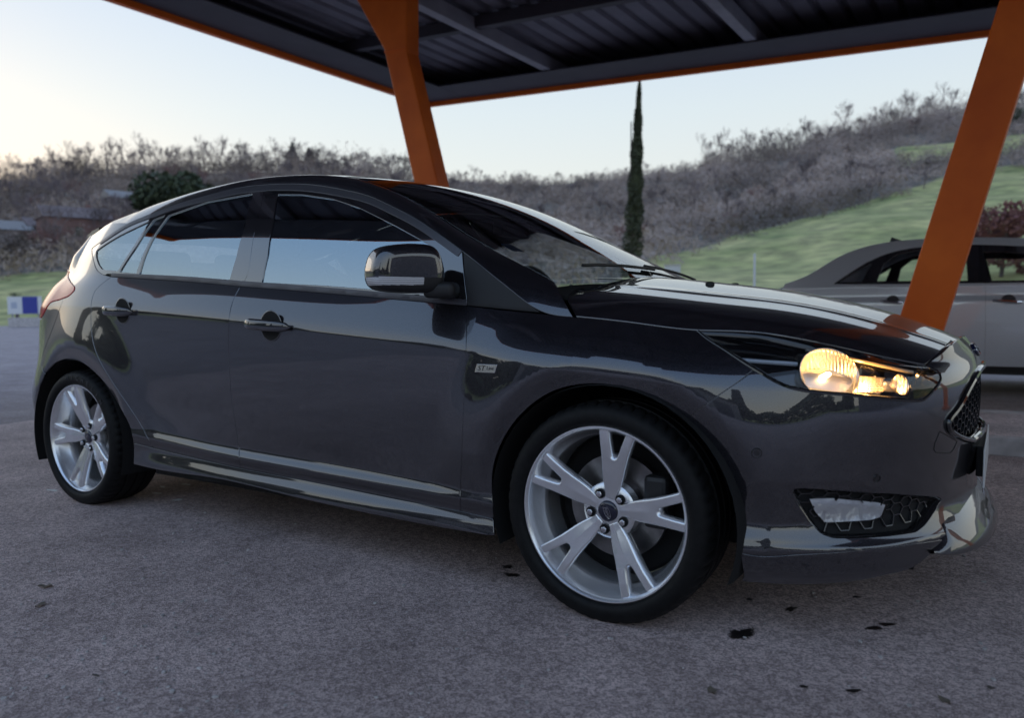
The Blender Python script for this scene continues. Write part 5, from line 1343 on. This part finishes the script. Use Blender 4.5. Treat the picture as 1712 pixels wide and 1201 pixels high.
tag(mesh('undergrowth', V, Fc, pbr('scrub twigs', (.31, .25, .225), .95, noise=(.05, .7))), 'purple-brown leafless scrub covering the wooded hillsides', 'undergrowth', kind='stuff')

# --- leafy trees
def leaf_crown(name, pts, size, mat, parent, r):
    V = []; Fc = []
    for p in pts:
        n_ = Vector((r.gauss(0, 1), r.gauss(0, 1), r.gauss(0, 1))).normalized(); a = n_.orthogonal().normalized()*size*r.uniform(.6, 1.3); b_ = n_.cross(a).normalized()*size*r.uniform(.5, 1.1); k = len(V)
        V += [tuple(Vector(p)-a), tuple(Vector(p)+b_), tuple(Vector(p)+a), tuple(Vector(p)-b_)]; Fc.append((k, k+1, k+2, k+3))
    return mesh(name, V, Fc, mat, parent)
EVG = pbr('dark evergreen needles', (.055, .075, .042), .8, noise=(.6, .5)); CYP = pbr('cypress foliage', (.062, .072, .042), .85, noise=(1.2, .5)); RUST = pbr('rusty hedge leaves', (.22, .10, .10), .9, noise=(.8, .4))
r3_ = random.Random(11)
def at_dist(px, dist):
    az = PXA(px); x, y = O2[0]+dist*math.cos(az), O2[1]+dist*math.sin(az); return x, y, float(ground_z(np.array([x]), np.array([y]))[0])
def top_z(py, dist, px=850):
    d = pix_ray(px, py); return CAM[2]+d[2]/math.hypot(d[0], d[1])*dist
# cypress
x, y, z = at_dist(1056, 58); zt = top_z(134, 58, 1070)
cy = empty('cypress_tree', (x, y, z)); tag(cy, 'tall narrow cypress standing in front of the meadow', 'tree')
Rt = Vector((_R[0], _R[1], 0)).normalized(); Ht = zt-z
MB().tube((0, 0, -.3), (0, 0, Ht*.8), .16, .04, 8).build('trunk', BARK, cy)
pts = []
for k in range(11000):
    t = r3_.random()**.8; rad = (.80*(1-t)**.72+.015)*(1-.0*t)*math.sqrt(r3_.random()); a = r3_.uniform(0, 6.28)
    rad *= 1+.18*math.sin(t*40+a*2)
    lean = Rt*(t*.62); pts.append((rad*math.cos(a)+lean.x, rad*math.sin(a)+lean.y, .3+t*(Ht-.3)))
leaf_crown('crown', pts, .10, CYP, cy, r3_)
def dome_tree(px, pyt, dist, wpx, label, mat=EVG, n=5000, flat=.5, group=None, name='evergreen_tree', low=False):
    x, y, z = at_dist(px, dist); zt = top_z(pyt, dist, px); H = zt-z; W = wpx/F_PX*dist/2
    e = empty(name, (x, y, z)); tag(e, label, 'tree', group)
    MB().tube((0, 0, -.3), (.2, 0, H*.7), max(.12, W*.06), .08, 8).build('trunk', BARK, e)
    lob = [(r3_.uniform(-.6, .6)*W, r3_.uniform(-.6, .6)*W, H-W*flat*r3_.uniform(.6, 1.5), r3_.uniform(.35, .6)*W) for _ in range(16)]
    if low: lob = [(r3_.uniform(-.8, .8)*W, r3_.uniform(-.8, .8)*W, H*r3_.uniform(.1, .85), r3_.uniform(.3, .5)*W) for _ in range(26)]
    pts = []
    for k in range(n):
        c_ = r3_.choice(lob); v = Vector((r3_.gauss(0, 1), r3_.gauss(0, 1), r3_.gauss(0, 1))).normalized()*c_[3]*r3_.uniform(.75, 1.05); pts.append((c_[0]+v.x, c_[1]+v.y, min(c_[2]+v.z*.75, H)))
    leaf_crown('crown', pts, W*.055, mat, e, r3_)
dome_tree(312, 284, 130, 125, 'dark green round-topped evergreen above the grey car roof')
def cone_tree(px, pyt, dist, wpx, hm, label, group=None):
    x, y, z = at_dist(px, dist); zt = top_z(pyt, dist, px); e = empty('conifer_tree', (x, y, max(z, zt-hm))); H = zt-e.location.z; W = wpx/F_PX*dist/2; tag(e, label, 'tree', group)
    MB().tube((0, 0, -1), (0, 0, H*.9), .16, .03, 6).build('trunk', BARK, e); pts = []
    for k in range(1800):
        t = r3_.random(); a = r3_.uniform(0, 6.28); rad = W*(1-t)*(.5+.5*r3_.random())*(1+.25*math.sin(t*35)); pts.append((rad*math.cos(a), rad*math.sin(a), .5+t*(H-.5)))
    leaf_crown('crown', pts, .28, EVG, e, r3_)
cone_tree(497, 238, 228, 32, 12, 'dark pointed conifer on the left skyline, tallest of its pair'); cone_tree(524, 247, 230, 30, 10, 'dark pointed conifer on the left skyline, shorter of its pair')
dome_tree(1672, 328, 52, 95, 'rusty red-brown bush behind the saloon car roof', RUST, 5000, .7, name='rusty_bush', low=True)
dome_tree(1672, 176, 215, 55, 'dark round evergreen on the right skyline', EVG, 1800, .7)
# --- houses on the left slope
ROOF = pbr('weathered roof tiles', (.17, .13, .13), .85, noise=(2, .3)); WALL = pbr('pale render', (.24, .21, .215), .9, noise=(.5, .15)); WALLR = pbr('reddish render', (.19, .115, .11), .9, noise=(.5, .2)); PALE = pbr('pale roof sheet', (.25, .235, .235), .7); WPANE = pbr('dark pane', (.03, .035, .045), .15)
def house(px, py_base, dist, w, h, dep, label, wall=WALL, roof=ROOF, turn=.4):
    dist = min(np.arange(62, 230, 2.0), key=lambda q: abs(project(np.array([at_dist(px, q)]))[0][1]-py_base))
    x, y, z = at_dist(px, dist); e = empty('house', (x, y, z), PXA(px)-math.pi/2+turn); tag(e, label, 'house')
    MB().box((0, 0, h/2-1.5), (w, dep, h+3)).build('wall', wall, e)
    MB().add([(-w/2-.3, -dep/2-.3, h), (w/2+.3, -dep/2-.3, h), (w/2+.3, dep/2+.3, h), (-w/2-.3, dep/2+.3, h), (-w/2-.3, 0, h+dep*.3), (w/2+.3, 0, h+dep*.3)], [(0, 1, 5, 4), (2, 3, 4, 5), (0, 4, 3), (1, 2, 5), (0, 3, 2, 1)]).build('roof', roof, e)
    MB().box((w*.25, dep*.1, h+dep*.28), (.6, .6, 1.2)).build('chimney', wall, e)
    k = max(2, int(w/2.6))
    for i in range(k):
        for zz in ([h*.3, h*.72] if h > 4.5 else [h*.5]):
            q = MB().box((-w/2+(i+.5)*w/k, -dep/2-.02, zz), (.9, .08, 1.2)).build('window', WPANE, e)
            MB().box((-w/2+(i+.5)*w/k, -dep/2-.05, zz-.66), (1.1, .16, .08)).build('sill', WALL, q)
house(215, 356, 150, 6.5, 2.4, 5.5, 'pale-roofed house below the dark evergreen', WALL, PALE)
house(130, 412, 165, 8, 3.6, 6, 'long reddish house among trees on the left slope', WALLR, ROOF, .2)
house(14, 418, 140, 6, 2.6, 5, 'pale house half hidden by trees at the foot of the left wood', WALL, PALE, .1)
house(76, 408, 172, 4.5, 2.4, 4.5, 'small house with tiled roof beside the long reddish house', WALL, ROOF, .3)
# --- verge, sign board, posts
VERGE = pbr('dry verge grass', (.16, .145, .055), .95, noise=(3, .35))
pv = [pix_z(-60, 541, .0), pix_z(75, 540, .0)]
# board
d0 = 52.0
def on_ground(px, dist): x, y, z = at_dist(px, dist); return Vector((x, y, max(z, 0)))
c0 = on_ground(41, d0); sb = empty('sign_board', c0, YAW); zt_, zb2 = top_z(496, d0, 41)-c0.z, top_z(525, d0, 41)-c0.z; mpp = d0/F_PX/math.cos(0)*1.0*1.12
tag(sb, 'small white and blue board standing on the grass verge', 'sign')
wB = 42*mpp
MB().box((0, 0, (zt_+zb2)/2), (wB, .12, zt_-zb2)).build('board', pbr('white board', (.72, .74, .78), .6), sb)
MB().box((wB*.18, -.065, (zt_+zb2)/2), (wB*.46, .02, zt_-zb2-.02)).build('blue_panel', pbr('blue panel', (.045, .06, .34), .6), sb)
MB().box((-wB*.30, -.065, (zt_+zb2)/2), (wB*.18, .015, (zt_-zb2)*.35)).build('print', pbr('grey print', (.45, .50, .62), .6), sb)
for s_ in (-1, 1): MB().tube((s_*wB*.4, .05, -.3), (s_*wB*.4, .05, zb2+.1), .05, .05, 8).build('post', BEAM, sb)
MB().box((0, .1, zb2*.5-.1), (wB*.95, .5, zb2*.7)).build('plinth', CONC, sb)
dome_tree(26, 486, 53.5, 16, 'small dark shrub behind the sign board', EVG, 500, .6, name='shrub')
def post(px, py0, py1, dist, label, r=.05):
    x, y, z = at_dist(px, dist); a = top_z(py0, dist, px); o = MB().tube((0, 0, -.5), (0, 0, a-z), r, r, 10).lathe([(r*1.15, a-z-.02), (r*1.15, a-z+.02), (0, a-z+.05)], 10, 'z').build('marker_post', pbr('pale post', (.60, .62, .62), .6), None); o.location = (x, y, z); tag(o, label, 'post')
post(1261, 426, 470, 30, 'slim pale post standing in the meadow left of the saloon car', .04)
x, y, z = at_dist(1124, 40); nb_ = empty('meter_box', (x, y, z), YAW); tag(nb_, 'small pale cabinet at the foot of the meadow by the windscreen', 'cabinet')
hbox = top_z(444, 40, 1124)-z
MB().box((0, 0, hbox/2), (.75, .35, hbox)).build('housing', pbr('pale cabinet', (.55, .56, .58), .6), nb_, bevel=.02); MB().box((0, 0, hbox+.02), (.82, .42, .04)).build('lid', CONC, nb_); MB().box((0, -.18, hbox/2), (.6, .02, hbox*.8)).build('door', pbr('cabinet door', (.50, .51, .53), .5), nb_)

# ------------------------------------------------------------------ behind the camera: unseen surroundings built for the paint to reflect
bw = empty('workshop', (-4, -21, 0)); tag(bw, 'low pale workshop with dark doors across the yard', 'building')
MB().box((0, -4, 2.2), (22, 8, 4.4)).build('wall', pbr('workshop wall', (.34, .33, .34), .85, noise=(.4, .2)), bw); MB().box((0, -4, 4.55), (22.6, 8.6, .3)).build('roof', DSTEEL, bw)
for i in range(4):
    q = MB().box((-8+i*5.2, .03, 1.6), (3.4, .1, 3.2)).build('door', pbr('roller door', (.12, .12, .14), .5), bw)
b2 = empty('warehouse', (27, 0, 0), R_(80)); tag(b2, 'unseen grey warehouse placed to darken the mirror reflection', 'building')
MB().box((0, -5, 3.6), (20, 10, 7.2)).build('wall', pbr('warehouse wall', (.22, .22, .25), .8), b2); MB().box((0, -5, 7.3), (20.5, 10.5, .25)).build('roof', DSTEEL, b2)  # unseen block set ahead so the mirror cap reflects something dark
for i, (x, y, h) in enumerate(((-22, -19, 9), (-18, -24, 11), (8.5, -24, 10), (-28, -12, 8), (26, -14, 9))):
    e = empty('evergreen_tree', (x, y, 0)); tag(e, ('dark evergreen behind the yard workshop', 'tall evergreen at the workshop corner', 'evergreen between workshop and warehouse', 'evergreen at the yard entrance', 'evergreen past the warehouse')[i], 'tree')
    MB().tube((0, 0, 0), (0, 0, h*.8), .2, .05, 8).build('trunk', BARK, e); pts = []
    for k in range(1500):
        t = r3_.random(); a = r3_.uniform(0, 6.28); rad = 2.4*(1-t*.8)*math.sqrt(r3_.random()); pts.append((rad*math.cos(a), rad*math.sin(a), 1+t*(h-1)))
    leaf_crown('crown', pts, .35, EVG, e, r3_)

hb = []  # hedge added out of view to keep the bright horizon off the paint
for k in range(9000):
    x = r3_.uniform(-75, 60); hgt = 6.5+1.8*math.sin(x*.21)+1.2*math.sin(x*.57+1); hb.append((x, -36+r3_.gauss(0, 1.2)-.002*x*x*0, hgt*r3_.random()**.6))
tag(leaf_crown('reflection_hedge', hb, .55, EVG, None, r3_), 'unseen evergreen hedge added to cover the low sky in reflections', 'hedge', kind='stuff')
# ------------------------------------------------------------------ small things on the ground
def stain(name, col, rough, lo, hi):
    """soaked-in mark, also the painted glints: breaks up towards its rim"""
    m, n, b = nodes(name); L = n.links.new; b.inputs['Base Color'].default_value = (*col, 1); b.inputs['Roughness'].default_value = rough
    tc = n.nodes.new('ShaderNodeTexCoord'); t = n.nodes.new('ShaderNodeTexNoise'); t.inputs['Scale'].default_value = 130; t.inputs['Detail'].default_value = 4; L(tc.outputs['Object'], t.inputs['Vector'])
    a = n.nodes.new('ShaderNodeAttribute'); a.attribute_name = 'core'; ad = n.nodes.new('ShaderNodeMath'); ad.operation = 'ADD'; L(a.outputs['Fac'], ad.inputs[0]); L(t.outputs['Fac'], ad.inputs[1])
    r = n.nodes.new('ShaderNodeMapRange'); r.inputs['From Min'].default_value = lo; r.inputs['From Max'].default_value = hi; L(ad.outputs[0], r.inputs['Value']); L(r.outputs['Result'], b.inputs['Alpha'])
    return m
WET = stain('wet patch', (.022, .018, .017), .35, .58, .86)
def blob(px, py, w, h, label, seed, mat=WET, name='wet_spot', cat_='stain', group=None, z=.0075):
    c_ = pix_z(px, py, .005); a = (pix_z(px+w/2, py, .005)-pix_z(px-w/2, py, .005))/2; b_ = (pix_z(px, py-h/2, .005)-pix_z(px, py+h/2, .005))/2; r = random.Random(seed); n_ = 44; ph = [r.uniform(0, 6.28) for _ in range(6)]; V = [(c_[0], c_[1], z)]
    for i in range(n_):
        t = 2*math.pi*i/n_; k = 1+sum(.22/(j+1)*math.sin((j+2)*t+ph[j]) for j in range(6))+r.uniform(-.09, .09); q = c_+a*k*math.cos(t)+b_*k*math.sin(t); V.append((q[0], q[1], z))
    o = mesh(name, V, [(0, i+1, (i+1) % n_+1) for i in range(n_)], mat, face=(0, 0, 1)); at_ = o.data.attributes.new('core', 'FLOAT', 'POINT'); at_.data.foreach_set('value', [1.0]+[0.0]*n_); tag(o, label, cat_, group); return o
blob(1240, 1062, 46, 24, 'largest dark wet spot on the asphalt ahead of the front wheel', 1); blob(1322, 1020, 22, 8, 'small dark wet spot below the bumper lip', 2); blob(1462, 1052, 28, 9, 'dark wet spot under the lower grille, paler of its pair', 3)
blob(1484, 1046, 26, 8, 'dark wet spot under the lower grille, adjoining its paler twin', 4); blob(1253, 1004, 14, 5, 'tiny dark drip mark beside the front tyre', 5); blob(848, 949, 24, 6, 'dark wet mark behind the front tyre, upper of the pair', 6); blob(856, 963, 26, 8, 'dark wet mark behind the front tyre, lower of the pair', 7)
blob(1427, 1157, 26, 9, 'faint damp spot on the open asphalt', 8); blob(1343, 1150, 16, 6, 'small faint damp spot near the open asphalt edge', 9); blob(1655, 1152, 16, 6, 'small damp spot off the splitter corner', 10); blob(1432, 1000, 16, 4, 'thin dark mark under the bumper lip', 11); blob(160, 1131, 14, 6, 'tiny dark spot on the apron away from the car', 12)
GLINT = stain('painted light fleck', (.80, .79, .77), .7, .50, .62)  # small glints of light on the ground, painted as white patches
for i, (x_, y_, w_, h_, lb) in enumerate(((88, 821, 20, 3.5, 'painted glint of light on the asphalt behind the rear tyre'), (262, 826, 16, 3, 'painted glint of light under the sill, furthest back of the four'), (272, 815, 12, 3, 'painted glint of light under the sill beside the rear tyre'), (297, 837, 17, 4, 'painted glint of light under the sill, lowest of the four'), (311, 811, 15, 3.5, 'painted glint of light under the sill, furthest from the tyre'))):
    blob(x_, y_, w_, h_, lb, 40+i, GLINT, 'light_fleck', 'light fleck')
# pebbles and grit
ico = bmesh.new(); bmesh.ops.create_icosphere(ico, subdivisions=1, radius=1); IV = [v.co.copy() for v in ico.verts]; IF = [tuple(v.index for v in f.verts) for f in ico.faces]; ico.free()
m = MB(); rg = random.Random(3)
for k in range(520):
    px, py = rg.uniform(-30, 1740), rg.uniform(850, 1215)
    if rg.random() < .45: px = rg.uniform(-30, 420)
    if 840 < px < 1260 and py < 1045: continue
    p = pix_z(px, py, .005); s = rg.choice((.0015, .002, .0025, .003, .004, .006))*rg.uniform(.7, 1.2)
    mt = Matrix.Translation((p[0], p[1], .005+s*.35))@Matrix.Rotation(rg.uniform(0, 6), 4, 'Z')@Matrix.Diagonal((s*rg.uniform(.8, 1.6), s, s*.7, 1)); m.add(IV, IF, mt)
tag(m.build('grit', pbr('pale grit', (.50, .46, .45), .85, noise=(60, .5)), smooth=True), 'scattered pale grit and pebbles on the asphalt', 'grit', kind='stuff')
LEAF = pbr('dry leaf', (.16, .13, .10), .8, noise=(80, .3))
def dry_leaf(px, py, s, rot, label):
    p = pix_z(px, py, .005); V = []; Fc = []
    for i in range(9):
        t = i/8; w_ = math.sin(math.pi*min(t*1.05, 1))**.8*.28; V += [(t-.5, -w_, .10*abs(math.sin(t*5))+.05), (t-.5, 0, .02+.06*t), (t-.5, w_, .14*abs(math.cos(t*4)))]
    for i in range(8):
        for k in range(2): Fc.append((i*3+k, i*3+k+1, i*3+k+4, i*3+k+3))
    o = mesh('dry_leaf', V, Fc, LEAF, smooth=True); o.scale = (s, s, s); o.location = (p[0], p[1], .007); o.rotation_euler = (0, 0, rot); tag(o, label, 'leaf')
dry_leaf(76, 983, .05, .5, 'curled dry leaf lying on the rough apron edge'); dry_leaf(68, 1014, .04, 1.9, 'thin dry leaf fragment beside the curled leaf'); dry_leaf(1190, 1158, .035, 2.2, 'small pale leaf between two damp spots'); dry_leaf(1578, 1174, .035, 2.4, 'small twig-like leaf off the splitter')

for o in bpy.data.objects:
    if o.name.split('.')[0] in ('grille_mesh', 'intake_mesh', 'fog_grille', 'reflector_ribs', 'lamp_fins'): o['kind'] = 'stuff'
